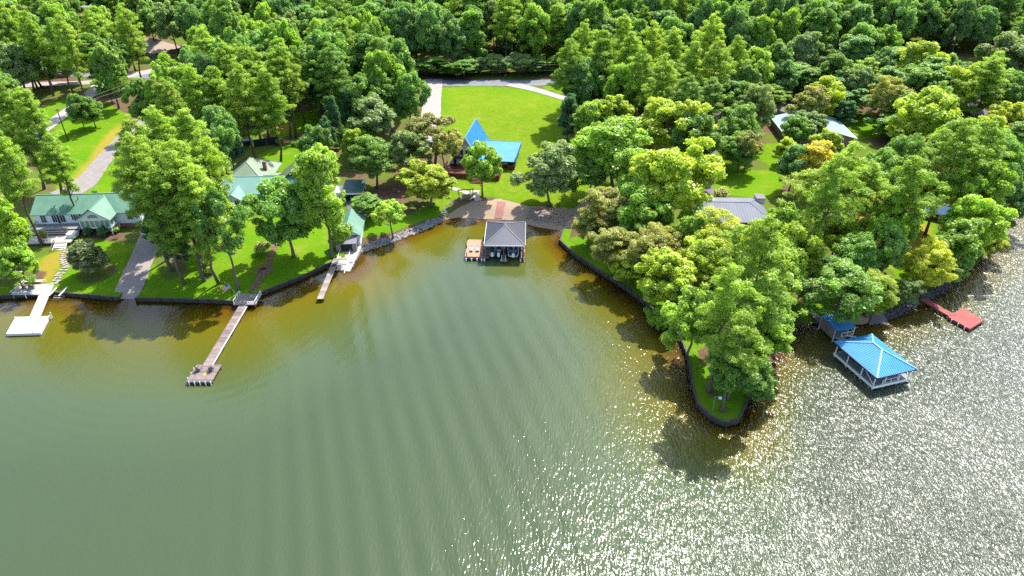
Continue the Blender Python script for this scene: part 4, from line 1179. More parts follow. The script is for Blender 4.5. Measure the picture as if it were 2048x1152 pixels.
SIGHTS = [at(px, py, z) for px, py, z in ((330, 62, 9), (355, 84, 8), (315, 98, 8), (290, 85, 8), (485, 10, 7), (500, 18, 5), (1950, 210, 8), (1965, 222, 6), (1540, 250, 6), (1550, 262, 6), (1690, 268, 6), (1710, 285, 6), (1672, 250, 7),
          (868, 215, 5), (1060, 180, 5), (1000, 158, 5), (900, 160, 5), (1100, 158, 5), (300, 152, 5), (255, 150, 5), (90, 250, 5), (130, 225, 5), (510, 280, 4), (530, 275, 4), (571, 234, 4), (600, 235, 4), (1590, 218, 5), (1415, 310, 4), (1700, 380, 3), (1740, 400, 3), (1870, 408, 4), (485, 335, 7), (520, 340, 7), (560, 320, 3), (230, 280, 3), (160, 10, 0))]
CAMP = Vector((0, 0, CAM_H))
def blocks(x, y, H, d, low=0.3):
    z0 = gz(x, y)
    for s in SIGHTS:
        dx, dy = s.x, s.y
        L2 = dx * dx + dy * dy
        t = (x * dx + y * dy) / L2
        if t <= 0 or t >= 1:
            continue
        if math.hypot(x - t * dx, y - t * dy) < d * 0.42:
            zl = CAM_H + t * (s.z - CAM_H)
            if z0 + H * low < zl < z0 + H * 0.97:
                return s
    return None
def free(x, y, d, f=0.24):
    if any((x - a) ** 2 + (y - b) ** 2 < (f * d + 0.5 * r) ** 2 for a, b, r in TREES):
        return False
    if any((x - a) ** 2 + (y - b) ** 2 < r * r for a, b, r in KEEP_OUT):
        return False
    return True
TW = {'green': 'green', 'wood': 'darker', 'bright': 'bright', 'pine': 'yellowish', 'pinedk': 'dull', 'grey': 'greyish'}
KW = {'oak': 'broad tree', 'tall': 'narrow tree', 'pine': 'pine'}
def row(ylo, yhi, xlo, xhi, n, place, hmin=16, hmax=24, tries=4000):
    k = 0
    for _ in range(tries):
        if k >= n:
            break
        x = frng.uniform(xlo, xhi); y = frng.uniform(ylo, yhi); d = frng.uniform(10, 15)
        if not free(x, y, d) or not is_clear(x, y):
            continue
        kd, tn = pick_kind(frng)
        H = frng.uniform(hmin, hmax) * (1.1 if kd in ('pine', 'tall') else 1)
        if blocks(x, y, H, d, 0.1):
            continue
        u = (x - xlo) / (xhi - xlo)
        where = 'left' if u < .33 else ('middle' if u < .67 else 'right')
        depth_ = 'front' if (y - ylo) / (yhi - ylo) < .5 else 'back'
        lab = '%s %s, %s %s of %s' % (TW[tn], KW[kd], depth_, where, place)
        plant(x, y, H, d, kd, tn, lab, lab); k += 1
# the understorey that closes the wood edge beside the road, then the tall rows
row(258.5, 263, -62, 42, 24, 'the low wood edge along the road', 5, 9)
row(263, 300, -75, 120, 85, 'the wood behind the road', 18, 26)
row(278, 335, 60, 215, 62, 'the far wood at upper right', 17, 25)
row(265, 330, -135, -60, 30, 'the wood right of the beige roof')
row(168, 250, 120, 200, 34, 'the right edge wood', 12, 18)
row(275, 340, -230, -165, 20, 'the wood behind the pine row', 17, 24)
row(195, 250, 45, 120, 22, 'the thicket left of the teal roof', 8, 14)
row(196, 250, -118, -38, 34, 'the wood north of the sage roof', 17, 26)
row(205, 275, -215, -122, 22, 'the yard woods at far left', 12, 22)
src = bpy.data.collections.new('forest_trees')
for k in ('oak', 'tall', 'pine'):
    for i, pr in enumerate(PROTO[k]):
        o = bpy.data.objects.new('forest_tree_%s_%d' % (k, i), pr[0])
        tc = TINT['wood' if i % 2 else ('pine' if k == 'pine' else 'green')]
        o.color = (*tc, 1); src.objects.link(o)
pts = []
for _ in range(26000):
    y = 300 + 340 * frng.random() ** 1.3
    x = frng.uniform(-0.80, 0.84) * y
    if inside(FAR_LAKE, np.array([x]), np.array([y]))[0] or (-350 < x < -215 and 425 < y < 460):
        continue
    if y < 330 and -75 < x < 120 and y < 302:
        continue
    if x < -75 and y < 345:
        continue
    if not free(x, y, 9, 0.3):
        continue
    pts.append((x, y))
    TREES.append((x, y, 4.2))
    if len(pts) > 1500:
        break
fm = bpy.data.meshes.new('far_forest')
fm.from_pydata([(x, y, gz(x, y) - 0.5) for x, y in pts], [], [])
forest = tag(stuff(link('far_forest', fm)), 'distant continuous forest canopy along the top of the photo', 'forest')
gt = bpy.data.node_groups.new('scatter_forest', 'GeometryNodeTree')
gt.interface.new_socket('Geometry', in_out='INPUT', socket_type='NodeSocketGeometry')
gt.interface.new_socket('Geometry', in_out='OUTPUT', socket_type='NodeSocketGeometry')
gi = gt.nodes.new('NodeGroupInput'); go = gt.nodes.new('NodeGroupOutput')
ci = gt.nodes.new('GeometryNodeCollectionInfo'); ci.inputs[0].default_value = src
ci.inputs['Separate Children'].default_value = True; ci.inputs['Reset Children'].default_value = True
ip = gt.nodes.new('GeometryNodeInstanceOnPoints'); ip.inputs['Pick Instance'].default_value = True
rr = gt.nodes.new('FunctionNodeRandomValue'); rr.data_type = 'FLOAT_VECTOR'
rr.inputs[0].default_value = (0, 0, 0); rr.inputs[1].default_value = (0, 0, 6.28)
rs = gt.nodes.new('FunctionNodeRandomValue'); rs.data_type = 'FLOAT'
rs.inputs[2].default_value = 0.85; rs.inputs[3].default_value = 1.3
gt.links.new(gi.outputs[0], ip.inputs['Points']); gt.links.new(ci.outputs[0], ip.inputs['Instance'])
gt.links.new(rr.outputs[0], ip.inputs['Rotation']); gt.links.new(rs.outputs[1], ip.inputs['Scale'])
gt.links.new(ip.outputs[0], go.inputs[0])
forest.color = (*TINT['green'], 1)
md = forest.modifiers.new('scatter', 'NODES'); md.node_group = gt
# ------------------------------------------------------------------ buildings
def gable_roof(parent, x0, x1, y0, y1, ze, zr, m, axis='x', over=0.45, t=0.14, seam=0.6, name='roof'):
    """two slopes; seams of the metal sheets stand on them as one sub-part"""
    mb, sm = MB(), MB()
    def pt(u, v, z):                       # u along the ridge, v across
        return (u, v, z) if axis == 'x' else (v, u, z)
    if axis == 'x':
        u0, u1, v0, v1 = x0 - over, x1 + over, y0 - over, y1 + over
    else:
        u0, u1, v0, v1 = y0 - over, y1 + over, x0 - over, x1 + over
    vm = (v0 + v1) / 2
    sl = (zr - ze) / ((v1 - v0) / 2 - over)
    zl = ze - sl * over
    for va, sgn in ((v0, 1), (v1, -1)):
        q = [pt(u0, va, zl), pt(u1, va, zl), pt(u1, vm, zr), pt(u0, vm, zr)]
        if (sgn < 0) == (axis == 'x'):
            q = q[::-1]
        mb.slab(q, t)
        n = max(2, int((u1 - u0) / seam))
        for i in range(n + 1):
            u = u0 + 0.03 + (u1 - u0 - 0.06) * i / n
            sm.bar(pt(u, va, zl + 0.02), pt(u, vm, zr + 0.02), 0.032, 0.045)
    sm.bar(pt(u0, vm, zr + 0.02), pt(u1, vm, zr + 0.02), 0.28, 0.06)
    r = mb.build(name, m, parent)
    if seam < 5:
        stuff(sm.build('roof_seams', m, r))
    return r

def hip_roof(parent, x0, x1, y0, y1, ze, zr, m, over=0.45, t=0.14, ridge=None, seam=0.6, hipm=None, name='roof'):
    X0, X1, Y0, Y1 = x0 - over, x1 + over, y0 - over, y1 + over
    w, d = X1 - X0, Y1 - Y0
    if w >= d:
        k = (w - d) / 2 if ridge is None else ridge / 2
        a, b = ((X0 + X1) / 2 - k, (Y0 + Y1) / 2, zr), ((X0 + X1) / 2 + k, (Y0 + Y1) / 2, zr)
    else:
        k = (d - w) / 2 if ridge is None else ridge / 2
        a, b = ((X0 + X1) / 2, (Y0 + Y1) / 2 - k, zr), ((X0 + X1) / 2, (Y0 + Y1) / 2 + k, zr)
    c = [(X0, Y0, ze), (X1, Y0, ze), (X1, Y1, ze), (X0, Y1, ze)]
    mb, sm, hp = MB(), MB(), MB()
    if w >= d:
        faces = [[c[0], c[1], b, a], [c[1], c[2], b], [c[2], c[3], a, b], [c[3], c[0], a]]
        hips = [(c[0], a), (c[3], a), (c[1], b), (c[2], b), (a, b)]
    else:
        faces = [[c[0], c[1], a], [c[1], c[2], b, a], [c[2], c[3], b], [c[3], c[0], a, b]]
        hips = [(c[0], a), (c[1], a), (c[2], b), (c[3], b), (a, b)]
    for f in faces:
        mb.slab(f, t)
        p0, p1 = Vector(f[0]), Vector(f[1])
        e = (p1 - p0); ln = e.length; e.normalize()
        up = Vector(f[2]) - p0; up -= e * up.dot(e); hgt = up.length; up.normalize()
        ta = (Vector(f[-1]) - p0).dot(e); tb = (Vector(f[2]) - p0).dot(e)
        n = int(ln / seam)
        for i in range(1, n):
            s = ln * i / n
            h = hgt * min(1, (s / ta) if ta > 0.01 else 1, ((ln - s) / (ln - tb)) if ln - tb > 0.01 else 1)
            if h > 0.2:
                sm.bar(p0 + e * s + Vector((0, 0, 0.02)), p0 + e * s + up * h + Vector((0, 0, 0.02)), 0.032, 0.045)
    for p, q in hips:
        if (Vector(p) - Vector(q)).length > 0.05:
            hp.bar(Vector(p) + Vector((0, 0, 0.04)), Vector(q) + Vector((0, 0, 0.04)), 0.26, 0.06)
    r = mb.build(name, m, parent)
    if seam < 5:
        stuff(sm.build('roof_seams', m, r))
    hp.build('hip_cap', hipm or m, r)
    return r

def gable_wall(parent, x0, x1, y, ze, zr, m, z0=0.0, t=0.16, axis='x', name='gable_wall'):
    """pentagon end wall; axis x: spans x at depth y, axis y: spans y (x0..x1) at x = y"""
    pr = [(x0, z0), (x1, z0), (x1, ze), ((x0 + x1) / 2, zr - 0.16), (x0, ze)]
    f = (lambda u, z, o: (u, y + o, z)) if axis == 'x' else (lambda u, z, o: (y + o, u, z))
    n = 5
    vs = [f(u, z, -t / 2) for u, z in pr] + [f(u, z, t / 2) for u, z in pr]
    fs = [tuple(range(n)), tuple(range(n, 2 * n))[::-1]] + [((i + 1) % n, i, n + i, n + (i + 1) % n) for i in range(n)]
    return MB().add(vs, fs).build(name, m, parent)

def window(parent, x, y, z, w, h, face='-y', m=None, name='window', bars=1, trim=M_TRIM):
    """framed opening proud of the wall; face tells which way it looks"""
    rz = {'-y': 0, '+x': R(90), '+y': R(180), '-x': R(-90)}[face]
    f = MB()
    f.b(-w / 2 - .09, w / 2 + .09, -.07, 0, h / 2, h / 2 + .1); f.b(-w / 2 - .09, w / 2 + .09, -.09, 0, -h / 2 - .1, -h / 2)
    f.b(-w / 2 - .09, -w / 2, -.07, 0, -h / 2, h / 2); f.b(w / 2, w / 2 + .09, -.07, 0, -h / 2, h / 2)
    for i in range(bars):
        xx = -w / 2 + w * (i + 1) / (bars + 1)
        f.b(xx - .03, xx + .03, -.06, 0, -h / 2, h / 2)
    o = f.build(name, trim, parent, (x, y, z), rz)
    MB().b(-w / 2, w / 2, -.035, -.005, -h / 2, h / 2).build('pane', m or M_GLASS, o)
    return o

def part(mb, name, m, parent, **k):
    return mb.build(name, m, parent, **k)

def railing(parent, pts, h=0.95, m=M_TRIM, step=1.4, name='railing', balusters=True):
    mb = MB()
    for i in range(len(pts) - 1):
        a, b = Vector(pts[i]), Vector(pts[i + 1])
        up = Vector((0, 0, h))
        mb.bar(a + up, b + up, 0.10, 0.07); mb.bar(a + up * 0.15, b + up * 0.15, 0.05)
        n = max(1, round((b - a).length / step))
        for k in range(n + 1):
            p = a.lerp(b, k / n); mb.bar(p, p + up * 1.04, 0.10)
        if balusters:
            q = max(2, int((b - a).length / 0.3))
            for k in range(1, q):
                p = a.lerp(b, k / q); mb.bar(p + up * .15, p + up, 0.035)
    return mb.build(name, m, parent)

def stairs(parent, x, y, z_top, w, n, rise, run, m, dirv=(0, -1), name='step', stringer=None):
    for i in range(n):
        cx, cy = x + dirv[0] * run * (i + .5), y + dirv[1] * run * (i + .5)
        zt = z_top - rise * (i + 1)
        MB().box((cx, cy, zt - .05), (w, run + .03, .10) if dirv[0] == 0 else (run + .03, w, .10)).build(name, m, parent)
    if stringer:
        mb = MB()
        for s in (-w / 2 - .06, w / 2 + .06):
            off = Vector((s, 0, 0)) if dirv[0] == 0 else Vector((0, s, 0))
            mb.bar(Vector((x, y, z_top - .15)) + off, Vector((x + dirv[0] * run * n, y + dirv[1] * run * n, z_top - rise * n - .1)) + off, 0.10, 0.26)
        mb.build('stringer', stringer, parent)

def frame_at(name, label, cat, x, y, z, rz=0.0, group=None):
    return thing(name, label, cat, (x, y, z), rz, group)

# ---- house one: long green roof, sunroom gable on stilts
h = frame_at('house', 'white-sided lake house with green metal roof and glazed sunroom on stilts', 'house', -98.0, 140.6, 2.5, R(4))
part(MB().b(-10.6, 12.4, 0, 9.0, -1.2, 3.9), 'wall', M_SIDING, h)
gable_wall(h, 0, 9.0, -10.6, 3.9, 6.4, M_SIDING, 3.6, 0.14, 'y'); gable_wall(h, 0, 9.0, 12.4, 3.9, 6.4, M_SIDING, 3.6, 0.14, 'y')
gable_roof(h, -10.6, 12.4, 0, 9.0, 3.95, 6.5, M_GREENROOF)
part(MB().b(0.9, 7.5, -3.4, 0.2, 1.35, 3.9), 'sunroom_wall', M_SIDING, h)
gable_wall(h, 0.9, 7.5, -3.4, 3.9, 6.2, M_SIDING, 3.7, 0.2)
gable_roof(h, 0.9, 7.5, -3.5, 4.2, 3.95, 6.25, M_GREENROOF, 'y', 0.5)
for i in range(6):
    window(h, 1.55 + i * 1.06, -3.4, 2.55, 0.9, 1.5, '-y', M_SUNGLASS, bars=0)
for i in range(2):
    window(h, 7.5, -2.5 + i * 1.3, 2.55, 1.0, 1.5, '+x', M_SUNGLASS, bars=0)
# half-round window in the gable
fan = [(1.1 * math.cos(math.pi * k / 10), 1.1 * math.sin(math.pi * k / 10) * 0.75) for k in range(11)]
fw = MB(); n_ = len(fan)
fw.add([(4.2 + a, -3.58, 4.05 + b_) for a, b_ in fan] + [(4.2 + a, -3.5, 4.05 + b_) for a, b_ in fan], [tuple(range(n_))] + [((i + 1) % n_, i, n_ + i, n_ + (i + 1) % n_) for i in range(n_)])
fwo = fw.build('fan_window', M_SUNGLASS, h)
part(MB().b(3.0, 5.4, -3.62, -3.5, 3.96, 4.05), 'fan_sill', M_TRIM, fwo)
for x in (1.1, 4.2, 7.3):
    part(MB().bar((x, -3.2, -1.6), (x, -3.2, 1.35), 0.22), 'stilt', M_TRIM, h)
for x0, x1 in ((1.1, 1.9), (7.3, 6.5)):
    part(MB().bar((x0, -3.2, 0.3), (x1, -3.2, 1.3), 0.14), 'brace', M_TRIM, h)
for x, w_, nm in ((-8.6, 1.1, 'window'), (-6.2, 1.0, 'window'), (-4.4, 1.1, 'window')):
    window(h, x, -0.005, 2.5, w_, 1.7, '-y', bars=1)
window(h, -1.3, -0.005, 2.7, 1.2, 1.2, '-y', bars=1)
for x in (-2.15, -0.45):
    part(MB().b(x - .2, x + .2, -.06, 0, 2.05, 3.35), 'shutter', M_DARK, h)
part(MB().b(-5.55, -5.1, -.08, 0, 1.4, 3.4), 'door', M_DARK, h)
window(h, 10.4, -0.005, 2.5, 1.2, 1.3, '-y')
part(MB().b(7.7, 12.45, -.1, 0, -1.2, 0.9), 'brick_foundation', M_BRICK, h)
rw = MB().b(3.0, 9.6, 8.9, 16, -0.8, 3.3); part(rw, 'rear_wing_wall', M_SIDING, h)
gable_wall(h, 3.0, 9.6, 16, 3.3, 5.4, M_SIDING, 3.1, 0.14)
gable_roof(h, 3.0, 9.6, 6.5, 16, 3.35, 5.6, M_GREENROOF, 'y', 0.4, name='rear_roof')
part(MB().tube([(-1.4, 3.2, 5.4), (-1.4, 3.2, 6.5)], 0.12, 8), 'vent_pipe', M_METAL, h)
# decks in front of the left half
part(MB().b(-10.4, 0.4, -3.0, -0.02, 1.12, 1.28), 'upper_deck', M_GREYDECK, h)
for k in range(2):
    part(MB().b(-9.6, 0.2, -3.5 - .45 * k, -3.02 - .45 * k, 0.82 - .3 * k, 0.98 - .3 * k), 'deck_step', M_PALEDECK, h)
part(MB().b(-12.2, 0.0, -7.6, -3.95, 0.10, 0.28), 'lower_deck', M_PALEDECK, h)
part(MB().b(-12.1, -0.1, -7.5, -7.4, -1.6, 0.1).b(-12.1, -12.0, -7.4, -4.0, -1.6, 0.1), 'deck_skirt', M_DKWOOD, h)
railing(h, [(-12.1, -4.0, .28), (-12.1, -7.5, .28), (-3.4, -7.5, .28)], 0.9, M_TRIM, 1.6, balusters=False)
railing(h, [(-10.3, -2.95, 1.28), (-10.3, -0.1, 1.28)], 0.9, M_TRIM, 1.4)
part(MB().b(-1.6, 0.3, -5.6, -4.0, .28, 1.2), 'planter_box', M_TRIM, h)
stairs(h, -2.0, -7.6, 0.25, 2.4, 6, 0.2, 0.42, M_TRIM, (0, -1), 'step', M_TRIM)
railing(h, [(-3.3, -7.6, 0.1), (-3.3, -10.0, -1.1)], 0.9, M_GREYWOOD, 1.2, name='stair_rail', balusters=False)

# ---- house two: long teal slope to the lake, sage wings behind, porch gable
h = frame_at('house', 'large white house with teal metal roof and sage green rear wings', 'house', -60.0, 154.4, 2.9, R(1.5))
part(MB().b(-11.8, 10.6, 0.3, 9.4, -1.0, 2.2), 'wall', M_WHITE, h)
gable_wall(h, 0.3, 9.4, -11.8, 2.2, 4.3, M_WHITE, 2.0, 0.14, 'y'); gable_wall(h, 0.3, 9.4, 10.6, 2.2, 4.3, M_WHITE, 2.0, 0.14, 'y')
gable_roof(h, -11.8, 10.6, 0.3, 9.4, 2.25, 4.5, M_TEALROOF, over=0.6)
part(MB().b(-11.0, -3.2, 7.0, 16.6, -0.6, 2.7), 'rear_wing_wall', M_TAN, h)
hip_roof(h, -12.4, -1.4, 3.6, 17.6, 2.9, 6.7, M_SAGEROOF, 0.5, name='sage_hip_roof')
part(MB().b(1.2, 8.2, 8, 13.2, -0.6, 2.5), 'rear_room_wall', M_TAN, h)
gable_roof(h, 0.8, 9.6, 4.4, 13.8, 2.6, 5.8, M_SAGEROOF, 'y', 0.4, name='sage_gable_roof')
part(MB().slab([(-2.6, 6.6, 4.05), (1.0, 6.6, 4.05), (1.0, 10.5, 3.1), (-2.6, 10.5, 3.1)], .14), 'sage_link_roof', M_SAGEROOF, h)
part(MB().b(-9.4, -5.6, -3.2, 0.3, -1.2, 2.0), 'porch_wall', M_SIDING, h)
gable_wall(h, -9.4, -5.6, -3.2, 2.0, 3.2, M_SIDING, 1.9, 0.14)
gable_roof(h, -9.4, -5.6, -3.3, 2.2, 2.0, 3.3, M_TEALROOF, 'y', 0.45, name='porch_roof')
part(MB().slab([(-13.4, -1.7, 1.75), (-9.7, -1.7, 1.75), (-9.7, 0.5, 2.2), (-13.4, 0.5, 2.2)], .08), 'rusty_porch_roof', M_RUST, h)
for x in (-13.2, -10.6):
    part(MB().bar((x, -1.5, -1), (x, -1.5, 1.7), .14), 'porch_post', M_TRIM, h)
for x in (-8.4, -6.6):
    window(h, x, -3.28, 0.9, 1.0, 1.5)
for x in (-3.6, -1.0, 1.6, 4.2, 7.0, 9.2):
    window(h, x, 0.3, 0.9, 1.2, 1.5)
window(h, 10.6, 3.0, 0.9, 1.2, 1.4, '+x'); window(h, 10.6, 6.4, 0.9, 1.2, 1.4, '+x')
part(MB().b(-3.3, -2.5, 9.6, 10.4, 4.0, 6.4), 'chimney', M_BRICK, h)

# carport with its car
h = frame_at('carport', 'open carport with dark green roof and white posts beside the teal-roofed house', 'carport', -39.6, 155.4, 2.3, R(3))
part(MB().slab([(-2.5, -0.4, 2.35), (2.5, -0.4, 2.25), (2.5, 7.2, 2.75), (-2.5, 7.2, 2.85)], .14), 'roof', M_DKGREENROOF, h)
part(MB().b(-2.5, 2.5, -.46, -.32, 1.98, 2.36), 'fascia', M_TRIM, h)
for x, y in ((-2.3, 0), (2.3, 0), (-2.3, 3.4), (2.3, 3.4), (-2.3, 6.8), (2.3, 6.8)):
    part(MB().bar((x, y, -.3), (x, y, 2.3), .16), 'post', M_TRIM, h)
part(MB().b(-2.4, 2.4, 6.9, 7.05, -.3, 2.4), 'back_wall', M_SIDING, h)
part(MB().b(-4.4, -2.55, 0.0, 4.5, -.6, 2.4), 'side_room', M_WHITE, h)
window(h, -3.4, -0.02, 1.2, .9, 1.0)
part(MB().b(-2.4, 2.4, -.6, 6.8, -.3, .06), 'slab', M_DKASPHALT, h)

def make_car(label, loc, rz, paint, name='car', suv=True):
    c = thing(name, label, 'car', loc, rz)
    L_, W_ = 4.7, 1.85
    prof = [(-2.3, .45), (-2.32, .85), (-1.55, 1.0), (-.75, 1.0), (-.1, 1.0), (2.0, 1.0), (2.28, .95), (2.3, .45)]
    mb = MB()
    n = len(prof)
    for w0, ins in ((W_ / 2, 0),):
        vs = [(-w0, y, z) for y, z in prof] + [(w0, y, z) for y, z in prof]
        mb.add(vs, [tuple(range(n)), tuple(range(n, 2 * n))[::-1]] + [((i + 1) % n, i, n + i, n + (i + 1) % n) for i in range(n)])
    part(mb, 'body', paint, c)
    cab = [(-1.0, 1.0), (-.35, 1.52), (1.6 if suv else .9, 1.56), (2.15 if suv else 1.6, 1.0)]
    g = MB(); a, b_ = W_ / 2 - .06, W_ / 2 - .2
    vs = [(-a, cab[0][0], cab[0][1]), (a, cab[0][0], cab[0][1]), (a, cab[3][0], cab[3][1]), (-a, cab[3][0], cab[3][1]),
          (-b_, cab[1][0], cab[1][1]), (b_, cab[1][0], cab[1][1]), (b_, cab[2][0], cab[2][1]), (-b_, cab[2][0], cab[2][1])]
    g.add(vs, [(3, 2, 1, 0), (4, 5, 6, 7), (0, 1, 5, 4), (1, 2, 6, 5), (2, 3, 7, 6), (3, 0, 4, 7)])
    part(g, 'cabin_glass', M_GLASS, c)
    part(MB().b(-b_ + .02, b_ - .02, cab[1][0] + .02, cab[2][0] - .02, 1.53, 1.60), 'roof', paint, c)
    for x in (-.82, .82):
        for y in (-1.45, 1.45):
            w = MB().tube([(x - .11, y, .33), (x + .11, y, .33)], .33, 12).build('wheel', M_RUBBER, c)
            part(MB().tube([(x - .115, y, .33), (x + .115, y, .33)], .19, 8), 'rim', M_METAL, w)
    for x in (-.65, .65):
        part(MB().b(x - .2, x + .2, -2.36, -2.3, .66, .82), 'headlight', M_TRIM, c)
        part(MB().b(x - .2, x + .2, 2.28, 2.33, .7, .88), 'tail_light', M_FLAGRED, c)
    return c
make_car('dark grey car parked under the dark green carport', (-39.4, 158.0, 2.37), R(3), M_CARGREY)
p = on(1409, 369); make_car('white car parked on the asphalt drive behind the grey roof', (p.x, p.y, gz(p.x, p.y) + .08), R(8), M_CARWHITE)
p = on(1396, 346); make_car('black car half hidden by tree at the asphalt drive edge', (p.x, p.y, gz(p.x, p.y) + .08), R(-22), M_CARBLACK)

# boat shed with winch rails
h = frame_at('boat_shed', 'small grey boat shed with green gable roof at the concrete slip', 'shed', -36.6, 134.9, 1.0, R(4))
part(MB().b(-2.6, 2.6, 0, 9.2, -.4, 2.75), 'wall', M_SIDING, h)
gable_wall(h, -2.6, 2.6, 0, 2.75, 4.3, M_SIDING, 2.6, .18); gable_wall(h, -2.6, 2.6, 9.2, 2.75, 4.3, M_SIDING, 2.6, .14)
gable_roof(h, -2.6, 2.6, -.1, 9.2, 2.8, 4.45, M_GREENROOF, 'y', .45)
part(MB().slab([(-2.5, -2.6, 1.75), (2.2, -2.6, 1.75), (2.2, -.05, 2.65), (-2.5, -.05, 2.65)], .12), 'awning', M_GREYROOF, h)
part(MB().b(-2.4, -.2 - 1.1, -2.5, 0, -.4, 1.7).b(1.2, 2.1, -2.5, 0, -.4, 1.7), 'awning_wall', M_GREYWOOD, h)
part(MB().b(-1.3, 1.2, -2.4, -2.3, -.3, 1.6), 'boat_door', M_DARK, h)
part(MB().b(-.25, .25, -.2, -.1, 3.1, 3.5), 'gable_lamp', M_DARK, h)
r_ = frame_at('winch_rails', 'pair of pale rails with cross ties running from boat shed into the water', 'rails', -36.9, 132.2, .9, R(4))
for x in (-1.15, 1.15):
    part(MB().bar((x, .6, .35), (x - .3, -8.2, -.75), .12, .14), 'rail', M_TRIM, r_)
for k in range(4):
    part(MB().bar((-1.25 - .07 * k, -.8 - 2 * k, .14 - .25 * k), (1.15 - .07 * k, -.8 - 2 * k, .14 - .25 * k), .14, .08), 'cross_tie', M_PALEDECK, r_)

# ---- A-frame house with blue roof, low wing and red deck
h = frame_at('house', 'blue-roofed A-frame house with low wing and red wooden deck', 'house', -12.4, 176.5, 2.9, R(-8))
A_Z, A_W, A_E, A_L = 8.6, 4.6, 1.0, 15.5                      # apex height, half width at the eaves, eaves height, length
am = MB()
for sx in (-1, 1):
    q = [(sx * (A_W + .5), -.9, A_E - .8), (sx * (A_W + .5), A_L, A_E - .8), (0, A_L, A_Z), (0, -.9, A_Z)]
    am.slab(q if sx > 0 else q[::-1], .18)
ar = am.build('roof', M_BLUEROOF, h)
sm = MB()
for sx in (-1, 1):
    for i in range(27):
        y = -.8 + (A_L + .7) * i / 26
        sm.bar((sx * (A_W + .5), y, A_E - .78), (0, y, A_Z + .02), .032, .045)
stuff(sm.build('roof_seams', M_BLUEROOF, ar))
part(MB().bar((0, -.95, A_Z + .03), (0, A_L + .05, A_Z + .03), .3, .08), 'ridge_cap', M_BLUEROOF, ar)
for sx in (-1, 1):
    part(MB().bar((sx * (A_W + .5), -.96, A_E - .9), (0, -.96, A_Z - .1), .1, .32), 'fascia', M_TRIM, ar)
tri = MB()
for y in (0.0, A_L - .5):
    vs = [(-A_W, y, -.4), (A_W, y, -.4), (A_W, y, A_E), (0, y, A_Z - .3), (-A_W, y, A_E)]
    tri.add(vs + [(a, b_ + .15, c_) for a, b_, c_ in vs], [(0, 1, 2, 3, 4), (9, 8, 7, 6, 5)])
tri.build('gable_wall', M_WHITE, h)
part(MB().b(-A_W, -A_W + .15, .2, A_L - .4, -.4, A_E).b(A_W - .15, A_W, .2, A_L - .4, -.4, A_E), 'side_wall', M_WHITE, h)
for x in (-3.2, -1.5, 0.4, 2.2):
    window(h, x, -.02, 1.3, .8, 1.5, m=M_GLASS, bars=0)
for x in (-1.3, .2, 1.4):
    window(h, x, -.02, 4.2, .8, 1.6, m=M_GLASS, bars=0)
part(MB().b(-3.4, 3.4, -1.6, -.02, 2.75, 2.92), 'balcony', M_REDWOOD, h)
railing(h, [(-3.3, -1.5, 2.92), (3.3, -1.5, 2.92)], .9, M_REDWOOD, 1.6, name='balcony_rail')
for x in (-3.2, 0, 3.2):
    part(MB().bar((x, -1.5, 0.7), (x, -1.5, 2.75), .14), 'balcony_post', M_DKWOOD, h)
# low wing to the right
part(MB().b(A_W + .1, 12.6, 3.0, 11.5, -.6, 2.3), 'wing_wall', M_WHITE, h)
wr = MB().slab([(2.6, -.2, 2.25), (13.4, -.2, 2.25), (13.4, 12.2, 3.4), (2.6, 12.2, 3.4)], .18).build('wing_roof', M_BLUEROOF, h)
sm = MB()
for i in range(18):
    x = 2.8 + 10.5 * i / 17
    sm.bar((x, -.15, 2.27), (x, 12.1, 3.42), .05, .05)
stuff(sm.build('roof_seams', M_BLUEROOF, wr))
part(MB().b(13.35, 13.5, -.25, 12.2, 2.1, 3.46), 'wing_parapet', M_BLUEROOF, wr)
part(MB().b(2.6, 13.4, 12.15, 12.3, 3.1, 3.5), 'wing_ridge', M_TEALROOF, wr)
for x in (5.4, 9.0, 12.9):
    part(MB().bar((x, 0.0, 0), (x, 0.0, 2.2), .16), 'wing_post', M_REDWOOD, h)
window(h, 7.0, 2.99, 1.3, 1.4, 1.2); window(h, 10.5, 2.99, 1.3, 1.4, 1.2); window(h, 12.6, 6.5, 1.3, 1.3, 1.2, '+x')
part(MB().b(11.2, 13.2, .1, 2.9, -.5, 1.0), 'lattice_box', M_REDWOOD, h)
# red deck
part(MB().b(-5.4, 10.0, -6.6, -.04, .55, .72), 'deck', M_REDWOOD, h)
part(MB().b(-5.4, 10.0, -6.6, -6.5, -.9, .55).b(-5.4, -5.3, -6.5, 0, -.9, .55).b(9.9, 10.0, -6.5, 0, -.9, .55), 'deck_skirt', M_REDWOOD, h)
railing(h, [(-5.3, -.2, .72), (-5.3, -6.5, .72), (2.6, -6.5, .72)], .95, M_REDWOOD, 1.6, name='deck_rail')
railing(h, [(5.6, -6.5, .72), (9.9, -6.5, .72), (9.9, -.2, .72)], .95, M_REDWOOD, 1.6, name='deck_rail')
stairs(h, 4.1, -6.6, .66, 2.9, 6, .21, .42, M_REDWOOD, (0, -1), 'step', M_REDWOOD)
gl_ = thing('lamp_globe', 'small white globe lamp at the foot of the red deck steps', 'lamp', h.matrix_basis @ Vector((6.0, -9.0, -.9)))
part(MB().tube([(0, 0, 0), (0, 0, 1.3)], .05, 6), 'post', M_DKWOOD, gl_)
part(MB().dome((0, 0, 1.5), .25, 10, 6, low=-1.4), 'globe', M_WHITE, gl_)

